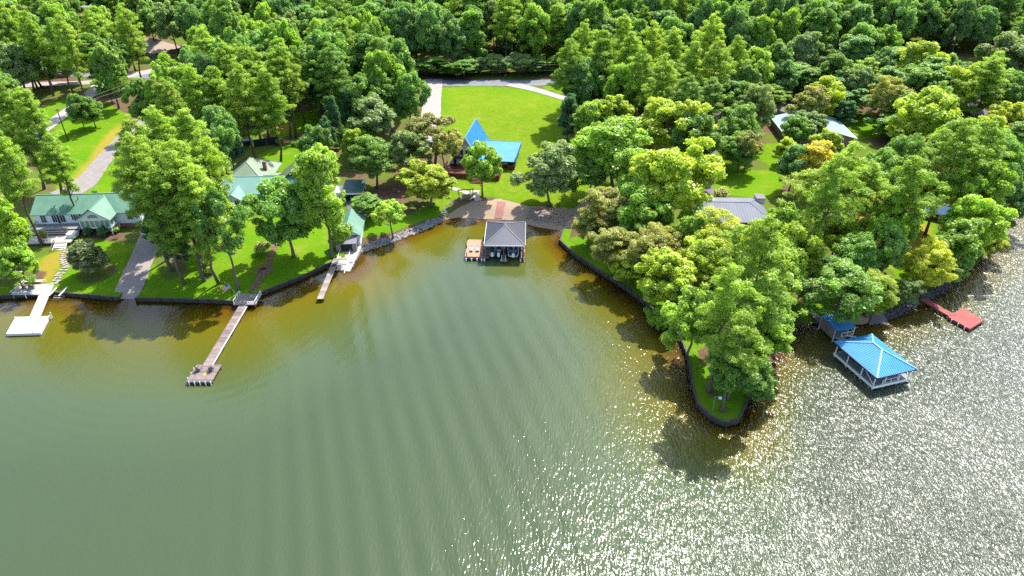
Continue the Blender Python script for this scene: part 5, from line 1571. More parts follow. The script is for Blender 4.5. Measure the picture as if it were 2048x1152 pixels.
# ---- grey metal house on the right
h = frame_at('house', 'low house with wide grey metal roof among trees right of the seawall', 'house', 51.0, 138.2, 3.4, R(-2))
part(MB().b(-8.8, 7.2, 0, 12.2, -1.5, 1.9), 'wall', M_TAN, h)
hip_roof(h, -8.8, 7.2, 0, 12.2, 1.95, 3.9, M_GREYROOF, .6, ridge=9.0)
part(MB().b(6.4, 8.4, 9.6, 12.0, 1.8, 3.2), 'dormer', M_WHITE, h)
part(MB().b(6.3, 8.5, 9.4, 12.2, 3.2, 3.36), 'dormer_roof', M_DKSHINGLE, h)
for x in (-6.5, -3.2, .2, 3.6):
    window(h, x, 0, .6, 1.4, 1.4)
# ---- pale teal house, far right
h = frame_at('house', 'house with pale teal metal roof half hidden by golden and silvery trees', 'house', 88.5, 189.0, 4.6, R(-4))
part(MB().b(-9.2, 9.4, 0, 17.4, -1, 2.4), 'wall', M_TAN, h)
gable_wall(h, -9.2, 9.4, 0, 2.4, 4.7, M_TAN, 2.2, .14); gable_wall(h, -9.2, 9.4, 17.4, 2.4, 4.7, M_TAN, 2.2, .14)
gable_roof(h, -9.2, 9.4, 0, 17.4, 2.45, 4.9, M_PALETEAL, 'y', .6)
part(MB().b(9.95, 10.15, -.6, 18, 2.0, 2.4), 'gutter', M_TRIM, h)
for x in (-6, -2, 2, 6):
    window(h, x, 0, .9, 1.3, 1.4)
# ---- far roofs
h = frame_at('house', 'house with broad beige shingle hip roof among pines at top left', 'house', -151.0, 296.0, 5.6, R(-32))
part(MB().b(-11, 11, -6.5, 6.5, -1.5, 2.6), 'wall', M_TAN, h)
hip_roof(h, -11, 11, -6.5, 6.5, 2.6, 6.2, M_BEIGEROOF, .7, seam=9)
part(MB().b(-9, 1, -12, -6.4, -1.5, 2.4), 'front_wing_wall', M_TAN, h)
gable_roof(h, -9, 1, -12.5, -2, 2.4, 5.0, M_BEIGEROOF, 'y', .5, seam=9, name='front_wing_roof')
for x in (3.5, 7.5):
    window(h, x, -6.5, .9, 1.6, 1.4)
q = at(195, 112, 7)
h = frame_at('house', 'small house with dark grey shingle roof behind the pines at top left', 'house', q.x, q.y, gz(q.x, q.y), R(-20))
part(MB().b(-6, 6, -4, 4, -1, 2.6), 'wall', M_TAN, h); gable_roof(h, -6, 6, -4, 4, 2.6, 4.8, M_DKSHINGLE, seam=9)
window(h, -2.5, -4, 1.2, 1.4, 1.2); window(h, 2.5, -4, 1.2, 1.4, 1.2)
q = at(483, 12, 6)
h = frame_at('house', 'house with bright white metal roof at the top photo edge', 'house', q.x, q.y, gz(q.x, q.y), R(-25))
part(MB().b(-10, 8, -5, 7, -1, 3.2), 'wall', M_SIDING, h); gable_roof(h, -10, 8, -5, 7, 3.2, 5.0, mat('white_metal_roof', (.66, .70, .74), .5, .05), over=.6, seam=1.2)
window(h, 3, -5, 1.4, 1.6, 1.3); part(MB().b(8.0, 8.1, -2, 1.5, -.5, 2.2), 'garage_door', M_DARK, h)
q = at(1948, 222, 5.5)
h = frame_at('house', 'grey-shingled house behind a dark pine trunk at far right', 'house', q.x, q.y, gz(q.x, q.y), R(28))
part(MB().b(-8, 8, -5, 5, -1, 2.7), 'wall', M_TAN, h); gable_roof(h, -8, 8, -5, 5, 2.7, 5.4, M_DKSHINGLE, seam=9)
part(MB().b(-2.5, 2.5, -6.2, -4.5, -.5, 2.3), 'entry_wall', M_TAN, h); gable_roof(h, -2.5, 2.5, -6.5, -1, 2.3, 4.0, M_DKSHINGLE, 'y', .4, seam=9, name='entry_roof')
window(h, -5, -5, 1.2, 1.4, 1.2); window(h, 5, -5, 1.2, 1.4, 1.2)
q = at(1872, 414, 4.2)
h = frame_at('cottage', 'small dark red cottage with slate-blue roof behind a leaning pine', 'cottage', q.x, q.y, gz(q.x, q.y), R(-24))
part(MB().b(-3.6, 3.6, -2.4, 2.4, -.8, 1.9), 'wall', M_REDSIDING, h); gable_roof(h, -3.6, 3.6, -2.4, 2.4, 1.9, 3.0, M_NAVYROOF, seam=.7)
gable_wall(h, -2.4, 2.4, 3.6, 1.9, 3.0, M_WHITE, -.8, .16, 'y'); window(h, -1.5, -2.4, .8, .9, .9); window(h, 1.3, -2.4, .8, .9, .9)
q = at(88, 296, 3.8)
h = frame_at('shed', 'blue-roofed shed under the pines at left by the pale driveway', 'shed', q.x, q.y, gz(q.x, q.y), R(-40))
part(MB().b(-4.5, 4.5, -2.2, 2.2, -.5, 2.2), 'wall', M_TAN, h); gable_roof(h, -4.5, 4.5, -2.2, 2.2, 2.2, 3.3, M_NAVYROOF, seam=.7)
window(h, 2, -2.2, 1.2, .9, .8)
part(MB().b(4.6, 5.4, -2.4, -1.6, .6, 1.3), 'meter_box', M_WHITE, h)

# ---- yard things
q = on(512, 292)
h = frame_at('screened_pen', 'black screened pen with small grey roof in the shade behind the sage roof', 'pen', q.x, q.y, q.z, R(24))
part(MB().b(-3.5, -.6, -1, 1.4, 2.1, 2.24), 'roof', M_GREYROOF, h)
for x, y in ((-3.4, -.9), (-.7, -.9), (-3.4, 1.3), (-.7, 1.3), (3, -.9), (6.4, -.9)):
    part(MB().bar((x, y, -.2), (x, y, 2.1), .12), 'post', M_GREYWOOD, h)
part(MB().b(-.6, 6.4, -.92, -.86, 0, 2.2), 'screen_panel', M_DARK, h); part(MB().b(-3.3, -.8, 1.2, 1.26, 0, 2.1), 'back_panel', M_DARK, h)
q = on(571, 236)
h = frame_at('gas_tank', 'white cylindrical gas tank on feet in the sunny clearing', 'tank', q.x, q.y, q.z, R(15))
part(MB().tube([(-1.5, 0, .8), (-1.35, 0, .8), (1.35, 0, .8), (1.5, 0, .8)], [.3, .5, .5, .3], 12), 'tank', M_WHITE, h, smooth=False)
for x in (-.8, .8):
    part(MB().b(x - .1, x + .1, -.4, .4, -.1, .4), 'foot', M_CONC, h)
part(MB().tube([(0, 0, 1.25), (0, 0, 1.5)], .15, 8), 'valve_cover', M_METAL, h)
q = on(540, 250)
h = frame_at('shed', 'small tan shed left of the white gas tank', 'shed', q.x, q.y, q.z, R(20))
part(MB().b(-2, 2, -1.5, 1.5, -.3, 2.2), 'wall', M_TAN, h); gable_roof(h, -2, 2, -1.5, 1.5, 2.2, 3.0, M_BEIGEROOF, over=.25, seam=9)
part(MB().b(-.5, .5, -1.56, -1.5, 0, 1.9), 'door', M_DKWOOD, h)
# brick fire ring on the path
q = on(527, 541)
h = frame_at('fire_pit', 'round brick fire ring at the middle of the brick path', 'fire pit', q.x, q.y, q.z)
part(MB().prism([(1.9 * math.cos(k * .5236), 1.7 * math.sin(k * .5236)) for k in range(12)], -.1, .1), 'paved_ring', M_BRICK, h)
for k in range(10):
    a = k * .628
    part(MB().b(-.28, .28, -.14, .14, .1, .45), 'brick_block', M_BRICK, h, loc=(.9 * math.cos(a), .9 * math.sin(a), 0), rz=a + R(90))
part(MB().prism([(.75 * math.cos(k * .7854), .75 * math.sin(k * .7854)) for k in range(8)], .1, .2), 'ash', M_DARK, h)
# garden swing
q = on(932, 398)
h = frame_at('swing', 'wooden bench swing hanging from a tall timber frame by the riprap', 'swing', q.x, q.y, q.z, R(9))
for x in (-1.75, 1.75):
    part(MB().bar((x, 0, -.2), (x, 0, 2.5), .18), 'frame_post', M_DKWOOD, h)
    part(MB().bar((x, 0, 1.2), (x, -.9, -.1), .12), 'frame_brace', M_DKWOOD, h)
part(MB().bar((-2.1, 0, 2.55), (2.1, 0, 2.55), .26, .2), 'beam', M_GREYWOOD, h)
part(MB().b(-1.0, 1.0, -.65, -.1, .55, .63), 'seat', M_GREYWOOD, h)
part(MB().slab([(-1.0, -.1, .63), (1.0, -.1, .63), (1.0, .1, 1.25), (-1.0, .1, 1.25)], .07), 'backrest', M_GREYWOOD, h)
for x in (-.95, .95):
    part(MB().b(x - .05, x + .05, -.6, -.05, .8, .88), 'armrest', M_GREYWOOD, h)
    part(MB().bar((x, -.35, .6), (x * 1.1, 0, 2.5), .03), 'chain', M_METAL, h)
# utility pole and wires at left, wires over the road
q = on(136, 281)
POLE = Vector((q.x, q.y, q.z))
h = frame_at('utility_pole', 'dark wooden utility pole on the lawn by the pale driveway', 'pole', q.x, q.y, q.z)
part(MB().tube([(0, 0, -.5), (0, 0, 9.4)], [.17, .12], 8), 'pole', M_DKWOOD, h)
part(MB().bar((-.9, 0, 8.9), (.9, 0, 8.9), .12), 'crossarm', M_DKWOOD, h)
for x in (-.7, 0, .7):
    part(MB().tube([(x, 0, 8.95), (x, 0, 9.2)], .06, 6), 'insulator', M_METAL, h)
def wire(name, label, a, b, sag, r=.03, n=24):
    a, b = Vector(a), Vector(b)
    pts_ = [a.lerp(b, i / n) - Vector((0, 0, sag * 4 * (i / n) * (1 - i / n))) for i in range(n + 1)]
    return tag(MB().tube(pts_, r, 4).build(name, M_WIRE), label, 'wire')
wire('power_line', 'upper power line slanting from the utility pole up across the trees', POLE + Vector((-.7, 0, 9.2)), (-95, 300, 19), 1.2, .045)
wire('power_line', 'middle power line slanting from the utility pole up across the trees', POLE + Vector((.7, 0, 9.2)), (-90, 296, 17.5), 1.4, .045)
wire('power_line', 'lowest power line slanting from the utility pole up across the trees', POLE + Vector((0, 0, 7.4)), (-88, 292, 14.5), 1.6, .04)
wire('road_wire', 'upper overhead wire strung above the asphalt road', (-70, 258, 11.5), (75, 257, 11.0), .8, .045)
wire('road_wire', 'lower overhead wire strung above the asphalt road', (-70, 258, 9.4), (75, 257, 9.0), .9, .045)
# lantern pole at the tip of the point
q = on(1424, 826)
h = frame_at('lamp_post', 'thin pale pole with small lantern at the tip of the wooded point', 'lamp post', q.x, q.y, q.z)
part(MB().tube([(0, 0, -.2), (0, 0, 3.4)], .06, 8), 'pole', M_METAL, h)
part(MB().bar((0, 0, 3.3), (.8, 0, 3.4), .06), 'arm', M_METAL, h)
part(MB().b(.55, 1.0, -.2, .2, 3.0, 3.35), 'lantern', M_SIDING, h)
# rusted red and white things glimpsed through the top wood
# ------------------------------------------------------------------ docks and boats
def piles(root, pts, m=M_DKWOOD, z0=-2.2, z1=0.4, r=.13):
    for x, y in pts:
        part(MB().tube([(x, y, z0), (x, y, z1)], r, 7), 'pile', m, root)

def adirondack(label, loc, rz, m, cat='chair', name='chair'):
    c = thing(name, label, cat, loc, rz)
    part(MB().slab([(-.32, -.35, .42), (.32, -.35, .42), (.32, .2, .30), (-.32, .2, .30)], .05), 'seat', m, c)
    part(MB().slab([(-.32, .15, .30), (.32, .15, .30), (.36, .55, 1.05), (-.36, .55, 1.05)], .05), 'backrest', m, c)
    for x in (-.38, .38):
        part(MB().b(x - .07, x + .07, -.42, .35, .58, .63), 'armrest', m, c)
        part(MB().b(x - .04, x + .04, -.40, -.32, 0, .58), 'leg', m, c)
        part(MB().b(x - .04, x + .04, .22, .30, 0, .58), 'leg', m, c)
    return c

# white dock, left: shore platform, gangway, floating platform
d = frame_at('dock', 'bright white dock with gangway and floating platform at left', 'dock', -95.5, 116.6, 0, 0)
part(MB().b(-4.2, 1.9, -2.2, 2.6, .86, 1.0), 'shore_platform', M_PALEDECK, d)
g0, g1 = Vector((1.2, 1.6, 1.03)), Vector((4.9, -9.8, .62))
gv = (g1 - g0); nn = Vector((-gv.y, gv.x, 0)).normalized() * .95
part(MB().slab([g0 + nn, g0 - nn, g1 - nn, g1 + nn][::-1], .16), 'gangway', M_WHITEDECK, d)
part(MB().slab([(1.1, -9.5, .6), (2.8, -15.0, .6), (8.9, -14.7, .6), (7.4, -9.2, .6)], .5), 'floating_platform', M_WHITEDECK, d)
railing(d, [(-4.1, 2.5, 1.0), (0.2, 2.5, 1.0)], .55, M_TRIM, 1.4, 'bench_rail', False); railing(d, [(-4.1, -2.1, 1.0), (-4.1, 2.5, 1.0)], .55, M_TRIM, 1.4, 'bench_rail', False)
railing(d, [(-4.1, -2.1, 1.0), (.2, -2.1, 1.0)], .45, M_TRIM, 1.4, 'bench_rail', False)
part(MB().b(-3.9, -.4, 2.0, 2.4, 1.36, 1.44), 'bench', M_TRIM, d)
piles(d, [(-4, -2), (-1.5, -2), (1, -2), (3.3, -4.8), (7.6, -9.4), (8.6, -14.4), (1.4, -10)], M_TRIM, -2, .9, .1)
part(MB().tube([(7.9, -9.3, .3), (7.9, -9.3, 1.5)], .09, 8), 'bollard', M_WHITE, d)
part(MB().bar((7.1, -14.2, .6), (7.9, -14.6, 1.2), .08), 'cleat_arm', M_WHITE, d)
st = frame_at('shore_steps', 'white wooden steps into the water right of the white dock', 'steps', -90.7, 115.6, 0, R(-3))
for x in (-1.0, 1.0):
    part(MB().bar((x, 1.2, 1.25), (x, -1.7, 1.0), .2, .16), 'side_rail', M_TRIM, st)
    part(MB().bar((x, .8, .7), (x, -1.6, -.6), .12, .3), 'stringer', M_GREYWOOD, st)
for k in range(5):
    part(MB().b(-.95, .95, .35 - .45 * k, .65 - .45 * k, .62 - .22 * k, .70 - .22 * k), 'tread', M_GREYWOOD, st)
adirondack('left dark lounge chair on the white dock shore platform', (-98.3, 116.9, 1.0), R(170), M_GREYWOOD)
adirondack('right dark lounge chair on the white dock shore platform', (-97.0, 116.9, 1.0), R(186), M_GREYWOOD)
lp = frame_at('dock_light', 'white lamp pole at the corner of the white dock platform', 'lamp post', -99.7, 119.0, .9)
part(MB().tube([(0, 0, -.5), (0, 0, 2.6)], .06, 8), 'pole', M_TRIM, lp)
part(MB().b(-.4, .4, -.12, .12, 2.5, 2.7), 'lamp_head', M_TRIM, lp)

# weathered brown dock
d = frame_at('dock', 'long weathered brown dock with square end platform and pale edge posts', 'dock', -52.0, 110.5, 0, 0)
a, b = Vector((-.3, 1.5, .9)), Vector((-.25, -17.8, .62))
part(MB().b(-2.2, 2.2, .2, 4.2, .84, 1.0), 'shore_platform', M_GREYWOOD, d)
M_PLK = [mat('dock_plank_a', (.25, .195, .18), .85, .3, 1.4), mat('dock_plank_b', (.30, .235, .22), .85, .3, 1.4), mat('dock_plank_c', (.19, .145, .13), .85, .3, 1.4)]
plk = [MB().b(-.72, .72, -.56, .56, -.06, .06).mesh('walkway_section', m_) for m_ in M_PLK]
prng = random.Random(9)
for k in range(16):                                       # walkway in short plank sections
    y = .2 - .6 - 1.16 * k
    o = link('walkway_section', plk[prng.randrange(3)], d, (-.3 + .02 * prng.uniform(-1, 1), y, .78 - .008 * k), prng.uniform(-.012, .012))
part(MB().bar((.5, .2, .66), (.5, -18.0, .55), .10, .22), 'stringer', M_TRIM, d); part(MB().bar((-1.1, .2, .66), (-1.1, -18.0, .55), .10, .22), 'stringer', M_OLDWOOD, d)
pl2 = [MB().b(-2.15, 2.15, -.27, .27, -.06, .06).mesh('platform_board', m_) for m_ in M_PLK]
for k in range(8):
    link('platform_board', pl2[prng.randrange(3)], d, (-.05, -18.0 - .28 - .56 * k, .62 + .004 * prng.uniform(-1, 1)))
part(MB().b(-2.2, 2.1, -22.52, -22.42, .34, .66), 'front_beam', M_GREYWOOD, d)
for k in range(5):
    part(MB().bar((-1.7 + .9 * k, -22.6, .72), (-1.7 + .9 * k, -22.6, -.4), .13), 'edge_post', M_TRIM, d)
for y in (-19, -20.2, -21.6):
    part(MB().bar((-2.3, y, .74), (-2.3, y, -.4), .13), 'edge_post', M_TRIM, d)
piles(d, [(-1.1, -4), (.5, -4), (-1.1, -8.5), (.5, -8.5), (-1.1, -13), (.5, -13), (-2, -18.4), (2, -18.4), (-2, -22.2), (2, -22.2), (-2, .5), (2, .5)], M_OLDWOOD, -2.5, .6, .11)
railing(d, [(-2.1, .5, 1.0), (-2.1, 4.0, 1.0)], .8, M_TRIM, 1.3, 'side_rail', False); railing(d, [(2.1, .3, 1.0), (2.1, 4.0, 1.0)], .8, M_TRIM, 1.3, 'side_rail', False)
railing(d, [(.6, .3, 1.0), (2.1, .3, 1.0)], .6, M_TRIM, 1.3, 'side_rail', False)
part(MB().b(.9, 1.8, 2.0, 2.9, 1.0, 1.45), 'bench_box', M_GREYWOOD, d)
part(MB().prism([(.25 + .35 * math.cos(k * .785), -20.6 + .45 * math.sin(k * .785)) for k in range(8)], .683, .69), 'paint_spot', mat('yellow_paint', (.45, .36, .05), .8, .25, 3), d)
adirondack('left wooden deck chair on the weathered dock end', (-53.2, 91.0, .69), R(165), M_GREYWOOD)
adirondack('right wooden deck chair on the weathered dock end', (-51.1, 91.0, .69), R(200), M_GREYWOOD)
# flag on a leaning staff
q = on(476, 592)
f = frame_at('flag', 'striped red, white and blue flag on a slanting staff by the brown dock', 'flag', q.x, q.y, q.z)
s0, s1 = Vector((0, 0, 0)), Vector((-1.7, .3, 2.9))
part(MB().tube([s0, s1], .04, 6), 'staff', M_METAL, f)
fd = (s1 - s0).normalized(); drop = Vector((-.72, -.15, -.62)).normalized()
def fpt(u, v):
    return s1 - fd * (.1 + 1.0 * v) + drop * (u * 1.7) + Vector((0, .12 * math.sin(u * 7), 0))
for st_ in range(13):
    mb = MB()
    u0 = .42 if st_ < 7 else 0.0
    cols_ = 7
    vs = []
    for j in range(cols_ + 1):
        u = u0 + (1 - u0) * j / cols_
        vs += [fpt(u, st_ / 13), fpt(u, (st_ + 1) / 13)]
    mb.add(vs, [(2 * j, 2 * j + 1, 2 * j + 3, 2 * j + 2) for j in range(cols_)])
    part(mb, 'stripe', M_FLAGRED if st_ % 2 == 0 else M_FLAGWHITE, f)
mb = MB(); vs = []
for j in range(5):
    vs += [fpt(.42 * j / 4, 0), fpt(.42 * j / 4, 7 / 13)]
mb.add(vs, [(2 * j, 2 * j + 1, 2 * j + 3, 2 * j + 2) for j in range(4)]); can = part(mb, 'canton', M_FLAGBLUE, f)
sm = MB()
for i in range(5):
    for j in range(4):
        p_ = fpt(.42 * (i + .5) / 5, 7 / 13 * (j + .5) / 4)
        for sgn in (-1, 1):
            sm.box((p_.x, p_.y + sgn * .012, p_.z), (.045, .008, .045))
stuff(sm.build('stars', M_FLAGWHITE, can))

# narrow pier beside the slip
d = frame_at('pier', 'narrow pale grey pier running out beside the boat slip', 'pier', -38.1, 129.0, 0, R(-1.5))
psec = [MB().b(-.62, .62, -.72, .72, -.07, .07).mesh('deck_section', m_) for m_ in (M_GREYWOOD, M_PALEDECK, mat('pier_plank', (.36, .30, .26), .85, .25, 1.3))]
for k in range(11):
    link('deck_section', psec[prng.randrange(3)], d, (.06 * k, -.6 - 1.46 * k, .85 - .008 * k), R(2.2) + prng.uniform(-.01, .01))
piles(d, [(-.5, -3), (.6, -3), (-.3, -8), (.9, -8), (.1, -15.6), (1.2, -15.6)], M_DKWOOD, -2, .75)
part(MB().b(-.2, .6, -3.4, -2.5, .86, .98), 'rubber_mat', M_DARK, d)

# charcoal-roofed boathouse in the middle of the cove
BH = frame_at('boathouse', 'open boathouse with charcoal hip roof and cedar side deck in the middle of the cove', 'boathouse', -1.6, 130.0, 0, R(-1.5))
hip_roof(BH, -4.0, 4.0, 0.0, 10.6, 3.9, 6.0, M_SHINGLE, .45, ridge=1.0, seam=.42, hipm=M_DKSHINGLE)
part(MB().b(-4.5, -4.4, -.45, 11.05, 3.62, 3.92), 'fascia', M_TRIM, BH); part(MB().b(-4.4, 4.45, -.5, -.42, 3.62, 3.90), 'fascia', M_TRIM, BH); part(MB().b(4.4, 4.5, -.4, 11.05, 3.62, 3.90), 'fascia', M_TRIM, BH)
part(MB().b(-4.9, -3.4, -.6, 10.6, .72, .88), 'side_walk', M_OLDWOOD, BH)
part(MB().b(-.75, .35, -.6, 10.6, .72, .88), 'centre_walk', M_OLDWOOD, BH)
part(MB().b(3.3, 4.5, -.6, 10.6, .72, .88), 'side_walk', M_OLDWOOD, BH)
part(MB().b(-3.4, 3.3, 9.4, 10.6, .72, .88), 'back_walk', M_OLDWOOD, BH)
part(MB().b(-8.7, -4.95, -.3, 7.6, .74, .92), 'cedar_deck', M_TANDECK, BH)
part(MB().b(-8.7, -4.95, -.42, -.31, .3, .8), 'deck_fascia', M_OLDWOOD, BH)
for x in (-4.2, -.2, 4.1):
    for y in (0, 3.5, 7, 10.4):
        part(MB().bar((x, y, -2), (x, y, 3.75), .2), 'post', M_TANDECK if x > 0 else M_OLDWOOD, BH)
    part(MB().bar((x, 0, 2.7), (x + .7, 0, 3.7), .12), 'knee_brace', M_TANDECK, BH); part(MB().bar((x, 0, 2.7), (x - .7, 0, 3.7), .12), 'knee_brace', M_TANDECK, BH)
part(MB().b(-4.2, 4.2, -.1, .1, 3.55, 3.75), 'front_beam', M_DKWOOD, BH)
part(MB().b(4.2, 4.34, .2, 5.2, .9, 2.0), 'side_panel', M_TANDECK, BH)
for x in (-8.4, -7.2, -6.0, -5.0, -4.4, -.6, .2, 3.5, 4.3):
    part(MB().tube([(x, -.55, -1.5), (x, -.55, .62)], .16, 8), 'float_post', M_WHITE, BH)
for x, y in ((-8.6, 7.5), (-8.6, 3.5), (-5.1, 7.5), (-8.3, .1), (-5.2, .1)):
    part(MB().tube([(x, y, -2), (x, y, 1.7)], .1, 7), 'pile', M_DKWOOD, BH)
part(MB().b(-.95, .55, -1.6, -.65, .5, .62), 'end_step', M_GREYWOOD, BH)
part(MB().bar((-.6, -1.5, .6), (-.6, -.6, 1.5), .07).bar((.2, -1.5, .6), (.2, -.6, 1.5), .07), 'ladder_rail', M_TRIM, BH)
def lounger(label, x, y):
    c = thing('lounger', label, 'lounger', BH.matrix_basis @ Vector((x, y, .93)), R(-1.5))
    part(MB().b(-.36, .36, -.7, .6, .26, .32), 'seat', M_PALECONC, c)
    part(MB().slab([(-.36, .55, .30), (.36, .55, .30), (.36, 1.2, .75), (-.36, 1.2, .75)], .06), 'backrest', M_PALECONC, c)
    part(MB().b(-.36, .36, -1.0, -.7, .1, .16), 'foot_end', M_DARK, c)
    for xx in (-.3, .3):
        for yy in (-.55, .45):
            part(MB().b(xx - .04, xx + .04, yy - .04, yy + .04, 0, .27), 'leg', M_DARK, c)
lounger('left pale lounger on the cedar deck of the boathouse', -7.5, 2.6); lounger('right pale lounger on the cedar deck of the boathouse', -6.1, 2.6)

def hull(w, l, hh, n=9):
    """a boat hull with a pointed bow towards +y, flat transom at y=0"""
    mb = MB(); rings = []
    for i in range(n):
        t = i / (n - 1); y = l * t
        k = max(.04, (1 - max(0, (t - .55) / .45) ** 2.2))
        W = w / 2 * k
        rings.append([(-W, y, hh * (1 + .18 * t)), (-W * .82, y, hh * .35), (0, y, hh * (.02 + .5 * max(0, t - .6))), (W * .82, y, hh * .35), (W, y, hh * (1 + .18 * t)), (W * .84, y, hh * (1 + .18 * t) - .05), (W * .7, y, hh * .45 + .1 * t), (-W * .7, y, hh * .45 + .1 * t), (-W * .84, y, hh * (1 + .18 * t) - .05)])
    m = 9
    vs = [p_ for r in rings for p_ in r]
    fs = [(i * m + k, i * m + (k + 1) % m, (i + 1) * m + (k + 1) % m, (i + 1) * m + k) for i in range(n - 1) for k in range(m)]
    fs += [tuple(range(m))[::-1], tuple(range((n - 1) * m, n * m))]
    return mb.add(vs, fs)
def boat(label, x, y, w, l, hm, seat_m, name='motorboat', tower=False):
    c = thing(name, label, 'boat', BH.matrix_basis @ Vector((x, y, .35)), R(-1.5))
    part(hull(w, l, .95), 'hull', hm, c)
    part(MB().b(-w * .32, w * .32, .35, .9, .45, .95), 'rear_seat', seat_m, c)
    for sx in (-1, 1):
        part(MB().b(sx * w * .2 - .25, sx * w * .2 + .25, l * .42, l * .42 + .5, .45, 1.05), 'seat', seat_m, c)
    part(MB().slab([(-w * .36, l * .58, 1.0), (w * .36, l * .58, 1.0), (w * .3, l * .5, 1.5), (-w * .3, l * .5, 1.5)][::-1], .04), 'windscreen', M_GLASS, c)
    e = part(MB().b(-.28, .28, -.45, .05, .35, 1.25), 'outboard', M_WHITE, c)
    part(MB().bar((0, -.3, .4), (0, -.35, -.6), .16), 'lower_unit', M_DARK, e)
    if tower:
        for sx in (-1, 1):
            part(MB().bar((sx * w * .42, l * .45, 1.0), (sx * w * .3, l * .5, 2.3), .07), 'tower_leg', M_METAL, c)
        part(MB().bar((-w * .3, l * .5, 2.3), (w * .3, l * .5, 2.3), .08), 'tower_bar', M_METAL, c)
boat('white-decked jet boat in the left slip of the charcoal boathouse', -2.75, .6, 1.25, 3.6, M_BOATWHITE, M_CARGREY, 'jet_boat')
boat('navy jet boat beside the centre walk of the charcoal boathouse', -1.35, .5, 1.15, 3.4, M_BOATBLUE, M_BOATWHITE, 'jet_boat')
boat('white motorboat with tower in the right slip of the charcoal boathouse', 1.85, .4, 2.4, 6.6, M_BOATWHITE, M_BOATBLUE, 'motorboat', True)

# blue boathouse on the right with its walkway and roofed shelter
yaw = math.atan2(96.58 - 87.82, 62.8 - 65.57) - R(90)
BB = frame_at('boathouse', 'open boathouse with bright blue hip roof standing in the glittering water', 'boathouse', 61.5, 92.2, 0, R(17))
bx, by = 3.65, 4.8
hip_roof(BB, -bx, bx, -by, by, 3.0, 4.9, M_BLUEROOF2, .35, ridge=2.0, seam=.42, hipm=mat('pale_blue_hip', (.24, .48, .62), .5, .05))
part(MB().b(-bx - .4, bx + .4, -by - .42, -by - .34, 2.72, 2.98), 'fascia', M_BOATBLUE, BB); part(MB().b(-bx - .42, -bx - .34, -by - .3, by + .3, 2.72, 2.98), 'fascia', M_BOATBLUE, BB)
part(MB().b(-bx, -bx + 1.6, -by, by, .62, .82), 'side_walk', M_GREYDECK, BB); part(MB().b(bx - 1.2, bx + .3, -by, by, .62, .82), 'side_walk', M_GREYDECK, BB)
part(MB().b(-bx + 1.6, bx - 1.2, -by, -by + 1.6, .62, .82), 'front_walk', M_GREYDECK, BB); part(MB().b(-bx + 1.6, bx - 1.2, by - 1.6, by, .62, .82), 'back_walk', M_GREYDECK, BB)
part(MB().b(-bx - .06, -bx, -by, by, .35, .84), 'edge_board', M_TRIM, BB); part(MB().b(-bx, bx, -by - .06, -by, .35, .84), 'edge_board', M_TRIM, BB)
for x in (-bx + .1, bx - .1):
    for y in (-by + .2, -1.7, 1.7, by - .2):
        part(MB().bar((x, y, -2), (x, y, 2.9), .14), 'post', M_TRIM, BB)
for x in (-1.3, 1.3):
    part(MB().bar((x, -by + .2, -2), (x, -by + .2, 2.9), .14), 'post', M_TRIM, BB); part(MB().bar((x, by - .2, -2), (x, by - .2, 2.9), .14), 'post', M_TRIM, BB)
part(MB().bar((-bx + .1, -by + .2, .9), (-bx + .1, -1.7, 2.7), .08), 'cross_brace', M_TRIM, BB)
railing(BB, [(-bx + 1.8, -by + .1, .82), (bx - 2.2, -by + .1, .82)], .8, M_TRIM, 1.5, 'rail', False)
wk = Vector((60.0, 98.6, 0)) 
d = frame_at('walkway', 'grey walkway from shore to the blue boathouse', 'walkway', 57.8, 107.0, 0, 0)
w0, w1 = Vector((-.3, 1.2, .95)), Vector((2.6, -11.2, .82))
wv_ = (w1 - w0); nn = Vector((-wv_.y, wv_.x, 0)).normalized() * .75
part(MB().slab([w0 + nn, w0 - nn, w1 - nn, w1 + nn][::-1], .16), 'deck', M_GREYDECK, d)
piles(d, [(.3, -3), (1.6, -3), (1.4, -8), (2.7, -8)], M_GREYWOOD, -1.5, .8, .1)
part(MB().bar((3.2, -8.4, .8), (4.6, -6.6, .8), .12).bar((4.6, -6.6, .8), (3.0, -6.2, .8), .12), 'lift_frame', M_TRIM, d)
s_ = frame_at('shelter', 'small shelter with flat deep blue roof beside the grey walkway', 'shelter', 59.4, 102.3, 0, R(14))
part(MB().slab([(-1.9, -2.2, 2.75), (2.4, -2.2, 2.65), (2.4, 2.3, 2.85), (-1.9, 2.3, 2.95)], .14), 'roof', M_BLUEROOF2, s_)
part(MB().b(-1.85, -1.78, -2.1, 2.1, .9, 2.6), 'screen_wall', M_GREYWOOD, s_)
part(MB().b(-1.9, 2.3, -2.1, 2.2, .66, .80), 'floor', M_GREYDECK, s_)
for x in (-1.8, 2.2):
    for y in (-2.0, 2.1):
        part(MB().bar((x, y, -1.5), (x, y, 2.7), .13), 'post', M_TRIM, s_)
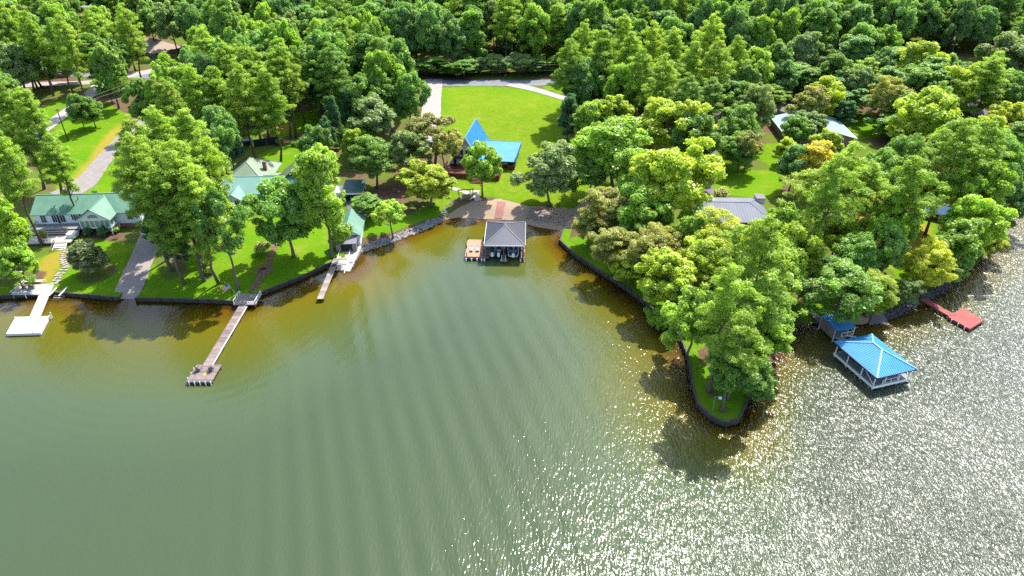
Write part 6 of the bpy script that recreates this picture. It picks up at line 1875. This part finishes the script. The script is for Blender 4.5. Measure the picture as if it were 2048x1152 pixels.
railing(s_, [(2.2, -2.0, .8), (2.2, 2.1, .8)], .9, M_TRIM, 1.4, 'rail', False); railing(s_, [(-.2, -2.0, .8), (2.2, -2.0, .8)], .9, M_TRIM, 1.2, 'rail', False)
# small concrete ramp on the shore behind
q = [at(x, y, z) for x, y, z in ((1738, 650, .02), (1776, 644, .02), (1766, 625, .75), (1745, 628, .75))]
tag(MB().slab([q[0], q[1], q[2], q[3]], .4).build('launch_ramp', M_DKASPHALT), 'short dark concrete launch ramp behind the blue boathouse', 'ramp')

# red dock
d = frame_at('dock', 'red painted dock with square end platform at right', 'dock', 81.2, 113.2, 0, 0)
a, b = Vector((0, 0, .78)), Vector((2.6, -5.7, .72))
v = b - a; nn = Vector((-v.y, v.x, 0)).normalized() * .75
part(MB().slab([a + nn, a - nn, b - nn, b + nn][::-1], .3), 'gangway', M_REDDECK, d)
part(MB().slab([(6.1, -3.0, .70), (7.8, -7.3, .70), (3.5, -10.2, .70), (1.6, -6.2, .70)][::-1], .42), 'end_platform', M_REDDECK, d)
piles(d, [(7.6, -7.2), (3.6, -9.9), (1.9, -6.4), (5.9, -3.2), (1.5, -2.6), (.4, -3.2)], M_DKWOOD, -2, .5, .14)
for t in (.2, .5, .8):
    p_ = Vector((1.6, -6.2, .5)).lerp(Vector((3.5, -10.2, .5)), t)
    part(MB().tube([(p_.x - .1, p_.y - .05, .0), (p_.x - .1, p_.y - .05, .66)], .09, 6), 'fender', M_WHITE, d)

# ------------------------------------------------------------------ alike trees are told apart by their order across the view
ORD = 'first second third fourth fifth sixth seventh eighth ninth tenth eleventh twelfth thirteenth fourteenth fifteenth sixteenth seventeenth eighteenth nineteenth twentieth'.split()
alike = {}
for o in COL.objects:
    if o.parent is None and o.get('category') == 'tree':
        alike.setdefault(o['label'], []).append(o)
for lab, os_ in BOULD.items():
    alike['boulder among ' + lab] = os_
for lab, os_ in alike.items():
    if 1 < len(os_) <= len(ORD):
        os_.sort(key=lambda o: o.location.x / o.location.y)
        for i, o in enumerate(os_):
            o['label'] = '%s, %s from left' % (lab, ORD[i])
